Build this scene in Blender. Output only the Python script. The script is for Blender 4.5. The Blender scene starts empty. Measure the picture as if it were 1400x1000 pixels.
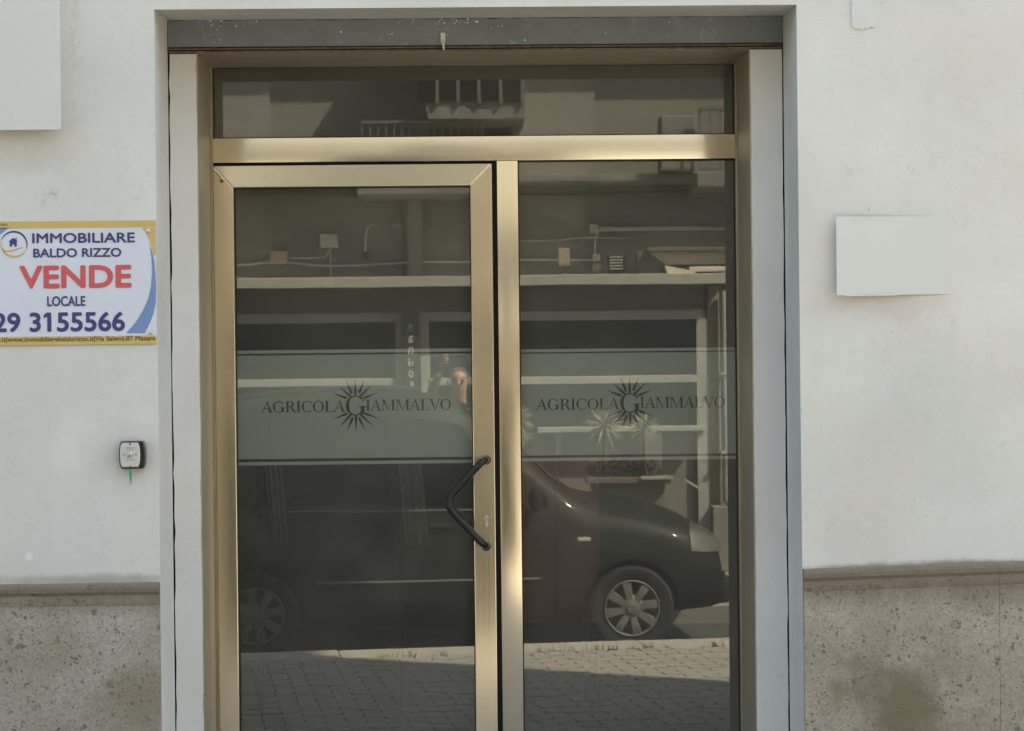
import bpy, bmesh, math, random
from mathutils import Vector, Matrix
random.seed(7)
SC = bpy.context.scene
COL = SC.collection
R = math.radians

# ------------------------------------------------------------------ camera
FPX = 2880.0                      # focal length in pixels of a 1400 px wide frame
CAMP = Vector((0.0, -8.0, 1.92))  # shot over the roof of the parked car, towards the door (glass plane y = 0)
YAW, PITCH, ROLL = 0.019, 0.0035, 0.0108
_f = Vector((math.sin(YAW)*math.cos(PITCH), math.cos(YAW)*math.cos(PITCH), -math.sin(PITCH)))
_r0 = Vector((math.cos(YAW), -math.sin(YAW), 0))
_u0 = _r0.cross(_f)
_r = _r0*math.cos(ROLL) - _u0*math.sin(ROLL)
_u = _u0*math.cos(ROLL) + _r0*math.sin(ROLL)
cam_d = bpy.data.cameras.new('camera')
cam = bpy.data.objects.new('camera', cam_d); COL.objects.link(cam)
M = Matrix(((_r.x, _u.x, -_f.x), (_r.y, _u.y, -_f.y), (_r.z, _u.z, -_f.z)))
cam.matrix_world = Matrix.Translation(CAMP) @ M.to_4x4()
cam_d.sensor_width = 36.0
cam_d.lens = FPX/1400*36
cam_d.clip_start = 0.05; cam_d.clip_end = 500
SC.camera = cam

# ------------------------------------------------------------------ light
SUN_DIR = Vector((0.854, 0.52, 0)).normalized()     # horizontal direction towards the sun
SUN_EL = R(52)
w = bpy.data.worlds.new('World'); SC.world = w; w.use_nodes = True
nt = w.node_tree; bg = nt.nodes['Background']
sky = nt.nodes.new('ShaderNodeTexSky'); sky.sky_type = 'NISHITA'; sky.sun_disc = False
sky.sun_elevation = SUN_EL
sky.sun_rotation = math.atan2(SUN_DIR.x, SUN_DIR.y)
sky.dust_density = 2.5; sky.air_density = 1.0; sky.ozone_density = 1.0
nt.links.new(sky.outputs[0], bg.inputs[0]); bg.inputs[1].default_value = 0.13
sl = bpy.data.lights.new('sun', 'SUN'); sl.energy = 4.2; sl.angle = R(0.53); sl.color = (1.0, 0.94, 0.84)
so = bpy.data.objects.new('sun', sl); COL.objects.link(so)
sv = Vector((SUN_DIR.x*math.cos(SUN_EL), SUN_DIR.y*math.cos(SUN_EL), math.sin(SUN_EL)))
so.rotation_euler = sv.to_track_quat('Z', 'Y').to_euler(); so.location = (8, 6, 14)
SC.view_settings.view_transform = 'Standard'; SC.view_settings.look = 'None'
SC.view_settings.gamma = 1; SC.view_settings.use_curve_mapping = False
SC.view_settings.exposure = 2.25
SC.view_settings.use_white_balance = True; SC.view_settings.white_balance_temperature = 7600; SC.view_settings.white_balance_tint = 4
SC.render.engine = 'CYCLES'
SC.cycles.max_bounces = 10; SC.cycles.transparent_max_bounces = 16
SC.cycles.caustics_reflective = False; SC.cycles.caustics_refractive = False

# ------------------------------------------------------------------ helpers
def P(px, py, Y):
    """where the sight line through a photo pixel meets the upright plane y = Y -> (x, z)"""
    d = _r*((px-700)/FPX) - _u*((py-500)/FPX) + _f
    t = (Y-CAMP.y)/d.y
    p = CAMP + d*t
    return p.x, p.z
def W(px, py, Y):
    """same for something seen mirrored in the door glass, really standing at y = Y (< 0)"""
    return P(px, py, -Y)

def tag(o, label=None, cat=None, group=None, kind=None):
    if label: o['label'] = label
    if cat: o['category'] = cat
    if group: o['group'] = group
    if kind: o['kind'] = kind
    return o
ROOTLOC = {}
def thing(name, loc, label, cat, group=None, rz=0):
    o = bpy.data.objects.new(name, None); COL.objects.link(o); o.empty_display_size = .1
    o.location = loc; o.rotation_euler = (0, 0, rz)
    if cat or label: tag(o, label, cat, group)
    ROOTLOC[o.name] = Vector(loc)
    return o
def base_of(o):
    while o is not None and o.parent is not None: o = o.parent
    return ROOTLOC.get(o.name, Vector((0, 0, 0))) if o else Vector((0, 0, 0))
def mk(name, verts, faces, mat, parent=None, smooth=False, local=False, origin=None):
    """one mesh object; verts in world metres unless local"""
    if local: off = Vector((0, 0, 0))
    elif parent is not None: off = base_of(parent)
    elif origin is not None: off = Vector(origin)
    else: off = Vector((0, 0, 0))
    me = bpy.data.meshes.new(name)
    me.from_pydata([tuple(Vector(v)-off) for v in verts], [], faces)
    me.validate(); me.update()
    if isinstance(mat, (list, tuple)):
        for m in mat: me.materials.append(m)
    elif mat: me.materials.append(mat)
    if smooth: me.shade_smooth()
    o = bpy.data.objects.new(name, me); COL.objects.link(o)
    if parent is not None:
        o.parent = parent
        if not local and parent.parent is not None: pass
    elif origin is not None: o.location = off
    return o
class MB:
    def __init__(s): s.v = []; s.f = []
    def add(s, v, f):
        n = len(s.v); s.v += [tuple(a) for a in v]; s.f += [tuple(i+n for i in q) for q in f]; return s
    def box(s, x0, x1, y0, y1, z0, z1):
        if x0 > x1: x0, x1 = x1, x0
        if y0 > y1: y0, y1 = y1, y0
        if z0 > z1: z0, z1 = z1, z0
        return s.add([(x0,y0,z0),(x1,y0,z0),(x1,y1,z0),(x0,y1,z0),(x0,y0,z1),(x1,y0,z1),(x1,y1,z1),(x0,y1,z1)],
                     [(0,3,2,1),(4,5,6,7),(0,1,5,4),(1,2,6,5),(2,3,7,6),(3,0,4,7)])
    def bbox(s, x0, x1, y0, y1, z0, z1, b=.003):
        """box with bevelled edges"""
        bm = bmesh.new()
        bmesh.ops.create_cube(bm, size=1)
        for v in bm.verts:
            v.co = Vector(((x0+x1)/2 + v.co.x*abs(x1-x0), (y0+y1)/2 + v.co.y*abs(y1-y0), (z0+z1)/2 + v.co.z*abs(z1-z0)))
        bmesh.ops.bevel(bm, geom=list(bm.edges), offset=b, segments=2, affect='EDGES', profile=.6)
        bm.verts.index_update()
        s.add([v.co[:] for v in bm.verts], [[v.index for v in f.verts] for f in bm.faces]); bm.free(); return s
    def tube(s, pts, r, n=10, cap=True):
        pts = [Vector(p) for p in pts]; rs = r if isinstance(r, (list, tuple)) else [r]*len(pts)
        rings = []; up = Vector((0, 0, 1)); prev = None
        for i, p in enumerate(pts):
            t = (pts[min(i+1, len(pts)-1)] - pts[max(i-1, 0)]).normalized()
            if prev is None:
                a = up if abs(t.dot(up)) < .9 else Vector((1, 0, 0))
                u = t.cross(a).normalized()
            else:
                u = (prev - t*prev.dot(t)).normalized()
            prev = u; v = t.cross(u)
            rings.append([p + (u*math.cos(2*math.pi*k/n) + v*math.sin(2*math.pi*k/n))*rs[i] for k in range(n)])
        V = [q for rg in rings for q in rg]; F = []
        for i in range(len(rings)-1):
            for k in range(n):
                F.append((i*n+k, i*n+(k+1) % n, (i+1)*n+(k+1) % n, (i+1)*n+k))
        if cap:
            F.append(tuple(range(n))[::-1]); F.append(tuple((len(rings)-1)*n+k for k in range(n)))
        return s.add(V, F)
    def prism(s, poly, y0, y1):
        """poly of (x,z) extruded along y"""
        n = len(poly)
        V = [(x, y0, z) for x, z in poly] + [(x, y1, z) for x, z in poly]
        F = [tuple(range(n)), tuple(range(n, 2*n))[::-1]] + [(i, i+n, (i+1) % n+n, (i+1) % n) for i in range(n)]
        return s.add(V, F)
    def lathe(s, prof, c, axis='y', n=24):
        """profile of (r, t) turned about an axis through c"""
        V = []
        for r_, t in prof:
            for k in range(n):
                a = 2*math.pi*k/n; p, q = r_*math.cos(a), r_*math.sin(a)
                V.append({'y': (c[0]+p, c[1]+t, c[2]+q), 'z': (c[0]+p, c[1]+q, c[2]+t), 'x': (c[0]+t, c[1]+p, c[2]+q)}[axis])
        F = [(i*n+k, i*n+(k+1) % n, (i+1)*n+(k+1) % n, (i+1)*n+k) for i in range(len(prof)-1) for k in range(n)]
        return s.add(V, F)
    def build(s, name, mat, parent=None, smooth=False, local=False, origin=None, fix=True):
        o = mk(name, s.v, s.f, mat, parent, False, local, origin)
        if fix:
            bm = bmesh.new(); bm.from_mesh(o.data); bmesh.ops.recalc_face_normals(bm, faces=bm.faces); bm.to_mesh(o.data); bm.free()
        if smooth:
            o.data.shade_smooth()
            try: o.data.set_sharp_from_angle(angle=R(38))
            except Exception: pass
        return o
def catmull(pts, k=6):
    pts = [Vector(p) for p in pts]; out = []
    for i in range(len(pts)-1):
        p0, p1, p2, p3 = pts[max(i-1, 0)], pts[i], pts[i+1], pts[min(i+2, len(pts)-1)]
        for j in range(k):
            t = j/k
            out.append(.5*((2*p1)+(-p0+p2)*t+(2*p0-5*p1+4*p2-p3)*t*t+(-p0+3*p1-3*p2+p3)*t**3))
    out.append(pts[-1]); return out

# ------------------------------------------------------------------ materials
MATS = {}
def newmat(name):
    m = bpy.data.materials.new(name); m.use_nodes = True; MATS[name] = m
    return m, m.node_tree, m.node_tree.nodes['Principled BSDF']
class N:
    """small node helper"""
    def __init__(s, nt): s.nt = nt
    def n(s, t, **k):
        o = s.nt.nodes.new(t)
        for a, b in k.items():
            if a.startswith('i_'): o.inputs[a[2:].replace('_', ' ')].default_value = b
            else: setattr(o, a, b)
        return o
    def l(s, a, b): s.nt.links.new(a, b)
    def coords(s, scale=(1, 1, 1), loc=(0, 0, 0)):
        g = s.n('ShaderNodeNewGeometry'); m = s.n('ShaderNodeMapping')
        m.inputs['Scale'].default_value = scale; m.inputs['Location'].default_value = loc
        s.l(g.outputs['Position'], m.inputs[0]); return m.outputs[0]
    def noise(s, vec, scale, detail=4, rough=.55, dist=0.):
        o = s.n('ShaderNodeTexNoise'); s.l(vec, o.inputs['Vector']); o.inputs['Scale'].default_value = scale
        o.inputs['Detail'].default_value = detail; o.inputs['Roughness'].default_value = rough; o.inputs['Distortion'].default_value = dist
        return o.outputs['Fac']
    def voro(s, vec, scale, feature='F1', rand=1.):
        o = s.n('ShaderNodeTexVoronoi', feature=feature); s.l(vec, o.inputs['Vector']); o.inputs['Scale'].default_value = scale
        o.inputs['Randomness'].default_value = rand
        return o.outputs['Distance']
    def ramp(s, fac, stops):
        o = s.n('ShaderNodeValToRGB'); s.l(fac, o.inputs[0]); e = o.color_ramp.elements
        while len(e) < len(stops): e.new(.5)
        for q, (p, c) in zip(e, stops):
            q.position = p; q.color = (c, c, c, 1) if isinstance(c, (int, float)) else (*c, 1)
        return o.outputs[0]
    def mix(s, fac, a, b, mode='MIX'):
        o = s.n('ShaderNodeMix', data_type='RGBA', blend_type=mode)
        for sock, v in ((o.inputs[0], fac), (o.inputs[6], a), (o.inputs[7], b)):
            if hasattr(v, 'links'): s.l(v, sock)
            elif isinstance(v, (int, float)): sock.default_value = v if sock.type == 'VALUE' else (v, v, v, 1)
            else: sock.default_value = (*v, 1)
        return o.outputs[2]
    def math(s, op, a, b=0., c=0.):
        o = s.n('ShaderNodeMath', operation=op)
        for sock, v in zip(o.inputs, (a, b, c)):
            if hasattr(v, 'links'): s.l(v, sock)
            else: sock.default_value = v
        return o.outputs[0]
    def bump(s, h, strength=.3, dist=.01, normal=None):
        o = s.n('ShaderNodeBump'); s.l(h, o.inputs['Height']); o.inputs['Strength'].default_value = strength
        o.inputs['Distance'].default_value = dist
        if normal: s.l(normal, o.inputs['Normal'])
        return o.outputs[0]
    def blob(s, c, r, noise_amp=.35, scale=6.):
        """soft irregular stain mask around a world point c with radii r"""
        g = s.n('ShaderNodeNewGeometry')
        v = s.n('ShaderNodeVectorMath', operation='SUBTRACT'); s.l(g.outputs['Position'], v.inputs[0]); v.inputs[1].default_value = c
        v2 = s.n('ShaderNodeVectorMath', operation='DIVIDE'); s.l(v.outputs[0], v2.inputs[0]); v2.inputs[1].default_value = r
        ln = s.n('ShaderNodeVectorMath', operation='LENGTH'); s.l(v2.outputs[0], ln.inputs[0])
        nz = s.noise(s.coords(), scale, 5)
        a = s.math('ADD', ln.outputs['Value'], s.math('MULTIPLY', s.math('SUBTRACT', nz, .5), noise_amp*4))
        o = s.n('ShaderNodeMapRange'); o.interpolation_type = 'SMOOTHSTEP'
        s.l(a, o.inputs[0]); o.inputs[1].default_value = 1.35; o.inputs[2].default_value = .15; o.inputs[3].default_value = 0; o.inputs[4].default_value = 1
        return o.outputs[0]
def simple(name, col, rough=.6, metal=0., var=.12, scale=12, bump=.0, bscale=60, spec=.5, coat=0.):
    m, nt_, b = newmat(name); q = N(nt_)
    nz = q.noise(q.coords(), scale, 5)
    c = q.mix(q.ramp(nz, [(.3, 0.), (.7, 1.)]), tuple(x*(1-var) for x in col), tuple(min(1, x*(1+var)) for x in col))
    q.l(c, b.inputs['Base Color']); b.inputs['Roughness'].default_value = rough; b.inputs['Metallic'].default_value = metal
    b.inputs['Specular IOR Level'].default_value = spec; b.inputs['Coat Weight'].default_value = coat
    if bump: q.l(q.bump(q.noise(q.coords(), bscale, 4), bump, .004), b.inputs['Normal'])
    return m

YW = -0.70      # street face of the wall
YB = -0.39      # face of the shutter rail and white jamb blocks
# plaster
def plaster(name, base, stains=()):
    m, nt_, b = newmat(name); q = N(nt_)
    co = q.coords()
    big = q.noise(co, 1.6, 5, .6)
    c = q.mix(q.ramp(big, [(.32, 0.), (.68, 1.)]), tuple(x*.90 for x in base), tuple(x*1.04 for x in base))
    warm = q.ramp(q.noise(q.coords(loc=(3, 1, 7)), 2.3, 4, .6), [(.52, 0.), (.72, .45)])
    c = q.mix(warm, c, (base[0]*.98, base[1]*.93, base[2]*.87))
    # vertical rain streaks
    st = q.ramp(q.noise(q.coords((14, 14, .7)), 1.2, 4, .6), [(.55, 0.), (.8, .16)])
    c = q.mix(st, c, (base[0]*.8, base[1]*.8, base[2]*.78))
    # grime specks that gather in patches
    patch = q.ramp(q.noise(q.coords(loc=(9, 4, 2)), 4.2, 3, .5), [(.48, 0.), (.62, 1.)])
    sp = q.ramp(q.noise(co, 130, 3, .7), [(.60, 0.), (.68, 1.)])
    sp2 = q.ramp(q.noise(q.coords((1, 1, .8), (5, 5, 5)), 42, 5, .7), [(.62, 0.), (.70, 1.)])
    c = q.mix(q.math('MULTIPLY', q.math('MULTIPLY', patch, sp), .6), c, (base[0]*.5, base[1]*.5, base[2]*.47))
    c = q.mix(q.math('MULTIPLY', q.math('MULTIPLY', patch, sp2), .42), c, (base[0]*.55, base[1]*.55, base[2]*.5))
    for (cx, cz, rx, rz, col, k) in stains:
        mk_ = q.blob((cx, YW, cz), (rx, 5, rz), .45, 9.)
        if rx < .06 and k < .7: mk_ = q.math('MULTIPLY', mk_, q.ramp(q.noise(q.coords(loc=(cx, 1, cz)), 95, 4, .7), [(.46, 0.), (.60, 1.)]))
        c = q.mix(q.math('MULTIPLY', mk_, k), c, col)
    q.l(c, b.inputs['Base Color']); b.inputs['Roughness'].default_value = .85
    b.inputs['Specular IOR Level'].default_value = .25
    h = q.mix(.5, q.noise(co, 260, 3, .6), q.noise(co, 22, 4, .6))
    n1 = q.bump(h, .5, .004)
    q.l(q.bump(q.noise(co, 5.0, 4), .18, .03, n1), b.inputs['Normal'])
    return m
def st(px, py, rx, ry, col, k):
    x, z = P(px, py, YW); s = 7.3/FPX
    return (x, z, rx*s, ry*s, col, k)
PLB = (.728, .722, .692)
m_plaster = plaster('white_plaster', PLB, [
    st(40, 205, 75, 30, (.60, .54, .46), .55), st(1215, 418, 95, 22, (.62, .50, .44), .5), st(100, 70, 14, 110, (.5, .5, .46), .45),
    st(180, 630, 70, 60, (.64, .61, .56), .5), st(73, 267, 7, 9, (.3, .3, .29), .5), st(60, 275, 5, 12, (.33, .33, .3), .35), st(1165, 232, 16, 13, (.5, .5, .47), .4),
    st(1247, 230, 11, 9, (.5, .47, .44), .4), st(190, 270, 14, 14, (.4, .4, .38), .3), st(1190, 735, 90, 60, (.66, .61, .57), .35),
    st(1330, 772, 130, 8, (.24, .23, .2), .8), st(1180, 776, 90, 6, (.30, .28, .25), .6), st(110, 793, 160, 8, (.34, .31, .27), .65),
    st(182, 66, 8, 12, (.42, .42, .4), .4), st(40, 762, 5, 6, (.85, .85, .85), .8),
    st(1270, 510, 60, 70, (.56, .56, .54), .30), st(1210, 590, 60, 60, (.56, .56, .54), .25), st(1370, 608, 8, 6, (.42, .42, .40), .4)])
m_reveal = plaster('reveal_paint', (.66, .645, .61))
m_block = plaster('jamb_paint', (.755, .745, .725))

def stone_mat():
    m, nt_, b = newmat('dado_stone'); q = N(nt_)
    oi = q.n('ShaderNodeObjectInfo')
    g = q.n('ShaderNodeNewGeometry')
    ad = q.n('ShaderNodeVectorMath', operation='ADD'); q.l(g.outputs['Position'], ad.inputs[0])
    sc_ = q.n('ShaderNodeVectorMath', operation='SCALE'); cm = q.n('ShaderNodeCombineXYZ')
    q.l(oi.outputs['Random'], cm.inputs[0]); q.l(oi.outputs['Random'], cm.inputs[2])
    q.l(cm.outputs[0], sc_.inputs[0]); sc_.inputs['Scale'].default_value = 13.; q.l(sc_.outputs[0], ad.inputs[1])
    co = ad.outputs[0]
    big = q.noise(co, 3.2, 5, .6)
    c = q.mix(q.ramp(big, [(.3, 0.), (.7, 1.)]), (.365, .318, .255), (.50, .455, .39))
    c = q.mix(q.ramp(q.noise(co, 120, 4, .75), [(.35, .55), (.6, 0.)]), c, (.20, .17, .135))
    c = q.mix(q.ramp(q.noise(co, 230, 3, .75), [(.55, 0.), (.75, .5)]), c, (.45, .42, .37))
    wv = q.n('ShaderNodeVectorMath', operation='ADD'); nn = q.n('ShaderNodeTexNoise'); q.l(co, nn.inputs['Vector']); nn.inputs['Scale'].default_value = 30
    s2 = q.n('ShaderNodeVectorMath', operation='SCALE'); q.l(nn.outputs['Color'], s2.inputs[0]); s2.inputs['Scale'].default_value = .055
    q.l(co, wv.inputs[0]); q.l(s2.outputs[0], wv.inputs[1])
    hs = []
    for scl, thr, dens, loc in ((13, .17, (.52, .57), 3.), (24, .22, (.44, .52), 8.), (44, .25, (.45, .55), 5.), (90, .30, (.42, .54), 2.)):
        d = q.voro(wv.outputs[0], scl)
        pit = q.ramp(d, [(thr*.55, 1.), (thr, 0.)])
        mp = q.n('ShaderNodeMapping'); q.l(co, mp.inputs[0]); mp.inputs['Location'].default_value = (loc, loc, loc)
        msk = q.ramp(q.noise(mp.outputs[0], scl*.33, 2), [(dens[0], 0.), (dens[1], 1.)])
        hs.append(q.math('MULTIPLY', pit, msk))
    # few large fossil-like rings
    d = q.voro(wv.outputs[0], 8.5); ring = q.ramp(d, [(.08, .35), (.13, 1.), (.17, 0.)])
    msk = q.ramp(q.noise(co, 5.3, 2), [(.56, 0.), (.60, 1.)]); hs.append(q.math('MULTIPLY', ring, msk))
    pits = hs[0]
    for h in hs[1:]: pits = q.math('MAXIMUM', pits, h)
    c = q.mix(q.math('MULTIPLY', pits, .70), c, (.105, .092, .072))
    for (px, py, rx, ry, k) in ((1245, 960, 105, 80, .95), (190, 965, 65, 80, .5), (60, 900, 60, 40, .25), (1330, 815, 40, 30, .3)):
        x, z = P(px, py, YW); s_ = 7.3/FPX
        c = q.mix(q.math('MULTIPLY', q.blob((x, YW, z), (rx*s_, 5, ry*s_), .6, 9), k), c, (.195, .160, .105))
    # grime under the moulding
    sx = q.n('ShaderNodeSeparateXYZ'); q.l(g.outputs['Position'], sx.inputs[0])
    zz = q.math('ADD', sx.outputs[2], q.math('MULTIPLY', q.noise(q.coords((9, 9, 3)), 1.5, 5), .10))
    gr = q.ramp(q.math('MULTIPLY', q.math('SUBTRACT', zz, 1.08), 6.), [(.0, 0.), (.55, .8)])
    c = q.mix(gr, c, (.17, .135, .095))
    q.l(c, b.inputs['Base Color']); b.inputs['Roughness'].default_value = .7; b.inputs['Specular IOR Level'].default_value = .35
    h = q.math('SUBTRACT', q.math('MULTIPLY', q.noise(co, 150, 4, .7), .4), pits)
    q.l(q.bump(h, .6, .004), b.inputs['Normal'])
    return m
m_stone = stone_mat()

def brushed(name, horiz, g=1.):
    m, nt_, b = newmat(name); q = N(nt_)
    sc_ = (.5, 420, 420) if horiz else (420, 420, .5)
    s = q.noise(q.coords(sc_), 1., 3, .65)
    big = q.noise(q.coords((1.5, 9, 9) if horiz else (9, 9, 1.5)), 1., 4)
    c = q.mix(q.ramp(s, [(.3, 0.), (.7, 1.)]), *(((.90, .845, .73), (.96, .91, .80)) if horiz else ((.81, .72, .58), (.88, .79, .645))))  # light and shade put into one metal: level members paler, uprights darker
    c = q.mix(q.ramp(big, [(.45, 0.), (.75, .5)]), c, (.86, .80, .67) if horiz else (.70, .61, .45))
    q.l(c, b.inputs['Base Color']); b.inputs['Metallic'].default_value = 1.
    q.l(q.ramp(s, [(.3, .19), (.7, .23)]), b.inputs['Roughness'])
    b.inputs['Anisotropic'].default_value = .7
    t = q.n('ShaderNodeCombineXYZ'); t.inputs[2 if horiz else 0].default_value = 1.
    q.l(t.outputs[0], b.inputs['Tangent'])
    q.l(q.bump(q.noise(q.coords((7, 7, 7)), 1., 2), .05, .004), b.inputs['Normal'])
    return m
m_alv = brushed('champagne_aluminium_upright', False)
m_alh = brushed('champagne_aluminium_level', True)
m_alr = simple('aluminium_return', (.46, .39, .285), .5, .5, .08, 6)
m_gap = simple('dark_gap', (.012, .011, .010), .8)
m_gasket = simple('rubber_gasket', (.02, .02, .02), .6)

def glass_mat(name, tint, ior=1.62, dust=.03):
    m, nt_, b = newmat(name); q = N(nt_)
    out = [n for n in nt_.nodes if n.type == 'OUTPUT_MATERIAL'][0]; nt_.nodes.remove(b)
    tr = q.n('ShaderNodeBsdfTransparent'); tr.inputs[0].default_value = (*tint, 1)
    gl = q.n('ShaderNodeBsdfGlossy'); gl.inputs['Roughness'].default_value = .009; q.l(q.bump(q.noise(q.coords((1, 1, 1)), 2.2, 1), 1., .00012), gl.inputs['Normal']); gl.inputs[0].default_value = (1, 1, 1, 1)
    fr = q.n('ShaderNodeFresnel'); fr.inputs[0].default_value = ior
    # fresnel must not see the inside of the pane as a dense medium: abs() keeps both faces alike
    geo = q.n('ShaderNodeNewGeometry'); dt = q.n('ShaderNodeVectorMath', operation='DOT_PRODUCT')
    q.l(geo.outputs['Incoming'], dt.inputs[0]); q.l(geo.outputs['True Normal'], dt.inputs[1])
    cs = q.math('ABSOLUTE', dt.outputs['Value'])
    f0 = ((ior-1)/(ior+1))**2
    sch = q.math('ADD', f0, q.math('MULTIPLY', q.math('POWER', q.math('SUBTRACT', 1., cs), 5.), 1-f0))
    mx = q.n('ShaderNodeMixShader'); q.l(sch, mx.inputs[0]); q.l(tr.outputs[0], mx.inputs[1]); q.l(gl.outputs[0], mx.inputs[2])
    nt_.nodes.remove(fr)
    df = q.n('ShaderNodeBsdfDiffuse'); df.inputs[0].default_value = (.55, .53, .48, 1)
    d1 = q.ramp(q.noise(q.coords(), 3, 5, .65), [(.3, .6), (.75, 1.3)])
    sp = q.ramp(q.noise(q.coords(), 170, 2, .5), [(.74, 0.), (.80, 4.)])
    mx2 = q.n('ShaderNodeMixShader'); q.l(q.math('MULTIPLY', q.math('ADD', d1, sp), dust), mx2.inputs[0])
    q.l(mx.outputs[0], mx2.inputs[1]); q.l(df.outputs[0], mx2.inputs[2]); q.l(mx2.outputs[0], out.inputs[0])
    return m
m_glass = glass_mat('shop_glass', (.80, .82, .79), 1.82, .082)
m_carglass = glass_mat('car_glass', (.30, .33, .31), 1.5, .01)
m_film = simple('frosted_film', (.75, .735, .685), .9, var=.02, spec=.1)
m_film_line = simple('film_stripe', (.80, .81, .77), .9, var=.02, spec=.1)
m_film_print = simple('film_print', (.05, .05, .045), .9, var=.02, spec=.1)

m_steel = None
def steel():
    m, nt_, b = newmat('painted_shutter_steel'); q = N(nt_)
    co = q.coords()
    c = q.mix(q.noise(co, 5, 5, .7), (.15, .172, .188), (.27, .295, .31))
    spots = q.ramp(q.noise(q.coords(loc=(2, 2, 2)), 24, 4, .7), [(.60, 0.), (.72, .8)])
    c = q.mix(spots, c, (.40, .40, .385))
    rust = q.ramp(q.noise(q.coords((3, 3, 12)), 6, 5, .7), [(.58, 0.), (.7, .6)])
    c = q.mix(rust, c, (.17, .12, .08))
    q.l(c, b.inputs['Base Color']); b.inputs['Roughness'].default_value = .55
    q.l(q.bump(q.noise(co, 60, 5, .7), .2, .003), b.inputs['Normal'])
    return m
m_steel = steel()
m_rust = simple('rusty_steel', (.17, .13, .095), .8, .2, .4, 40, .4, 90)
m_white_metal = simple('white_painted_metal', (.66, .66, .62), .45, 0, .06)
m_zinc = simple('zinc', (.62, .60, .56), .35, .7, .15, 30)
m_black = simple('black_plastic', (.012, .012, .013), .28, 0, .1, spec=.6)
m_panel = simple('white_panel', (.685, .685, .665), .7, 0, .02, 5, .04, 180)
m_paper = simple('paper_tape', (.72, .72, .70), .8, 0, .03)

# sign inks
ink = lambda n, c: simple(n, c, .42, 0, .03, spec=.4)
m_sw, m_sy, m_sn, m_sr, m_sb, m_sbr = ink('sign_white', (.72, .74, .82)), ink('sign_yellow', (.66, .47, .17)), ink('sign_navy', (.055, .065, .20)), ink('sign_red', (.66, .12, .13)), ink('sign_blue', (.20, .30, .55)), ink('sign_brown', (.16, .11, .05))
m_sgrey = ink('sign_grey', (.60, .66, .66))

# ------------------------------------------------------------------ ground
KA = -math.tan(R(7.6))            # the kerb runs away from the wall towards the right
def kerb_y(x): return -5.84 + KA*x
KH = .20      # half width of the kerb stones
def zpav(y): return max(0., .10*(y+5.6)/4.9) if y > -5.6 else 0.
def asphalt():
    m, nt_, b = newmat('asphalt'); q = N(nt_)
    c = q.mix(q.noise(q.coords(), 2, 6, .7), (.045, .045, .045), (.075, .073, .07))
    c = q.mix(q.ramp(q.noise(q.coords(), 180, 2), [(.55, 0.), (.7, .5)]), c, (.13, .13, .125))
    q.l(c, b.inputs['Base Color']); b.inputs['Roughness'].default_value = .9
    q.l(q.bump(q.noise(q.coords(), 160, 3), .5, .006), b.inputs['Normal']); return m
m_asphalt = asphalt()
def concrete(name, a, c2, sc_=9):
    m, nt_, b = newmat(name); q = N(nt_)
    c = q.mix(q.noise(q.coords(), sc_, 6, .7), a, c2)
    c = q.mix(q.ramp(q.noise(q.coords(), 90, 3, .7), [(.55, 0.), (.75, .5)]), c, tuple(x*.5 for x in a))
    q.l(c, b.inputs['Base Color']); b.inputs['Roughness'].default_value = .85
    q.l(q.bump(q.noise(q.coords(), 70, 4), .4, .004), b.inputs['Normal']); return m
m_kerb = concrete('kerb_concrete', (.34, .31, .26), (.46, .43, .37))
m_pave = concrete('paver_concrete', (.27, .252, .22), (.40, .378, .335), 3)
m_base = concrete('pavement_bed', (.12, .112, .097), (.17, .16, .14))
m_slab2 = concrete('far_pavement', (.22, .21, .19), (.32, .30, .27))
g = MB().box(-150, 150, -150, 150, -.5, -.30).build('ground', m_asphalt); tag(g, kind='structure')
g = MB().box(-90, 90, -60, 40, -.29, -.13).build('road', m_asphalt); tag(g, kind='structure')
# near pavement: bed + pavers
xs = [-30, 30]
V = [(-30, kerb_y(-30), 0), (30, kerb_y(30), 0), (30, YW+.05, .10), (-30, YW+.05, .10), (-30, kerb_y(-30), -.2), (30, kerb_y(30), -.2), (30, YW+.05, -.2), (-30, YW+.05, -.2)]
V = [(x, y, z-.012 if z > -.1 else z) for x, y, z in V]
pav = mk('sidewalk', V, [(0,1,2,3),(4,7,6,5),(0,4,5,1),(1,5,6,2),(2,6,7,3),(3,7,4,0)], m_base); tag(pav, kind='structure')
pv = MB()
def pav_z(x, y):
    k = kerb_y(x); t = (y-k)/((YW+.05)-k); return .10*max(0, min(1, t))
PW, PL = .105, .21
ca, sa = math.cos(math.atan(KA)), math.sin(math.atan(KA))
for j in range(0, 49):
    for i in range(-18, 19):
        # rows parallel to the kerb, half bond
        lx = (i + (.5 if j % 2 else 0))*PL; ly = KH+.004 + j*PW
        if abs(lx) > 3.6: continue
        pts = []
        dz = random.uniform(-.002, .002)
        for dx, dy in ((.005, .005), (PL-.005, .005), (PL-.005, PW-.005), (.005, PW-.005)):
            a, bq = lx+dx, ly+dy
            x = a*ca - bq*sa; y = kerb_y(0) + a*sa + bq*ca
            pts.append((x, y))
        if max(p[1] for p in pts) > YW-.02: continue
        top = [(x, y, pav_z(x, y)+dz) for x, y in pts]; bot = [(x, y, z-.03) for x, y, z in top]
        pv.add(bot+top, [(4,5,6,7),(0,1,5,4),(1,2,6,5),(2,3,7,6),(3,0,4,7)])
p = pv.build('paver', m_pave, pav, fix=False); tag(p, kind='stuff')
kr = thing('kerb', (0, kerb_y(0), -.13), None, None); tag(kr, kind='structure')
proto = None
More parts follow.
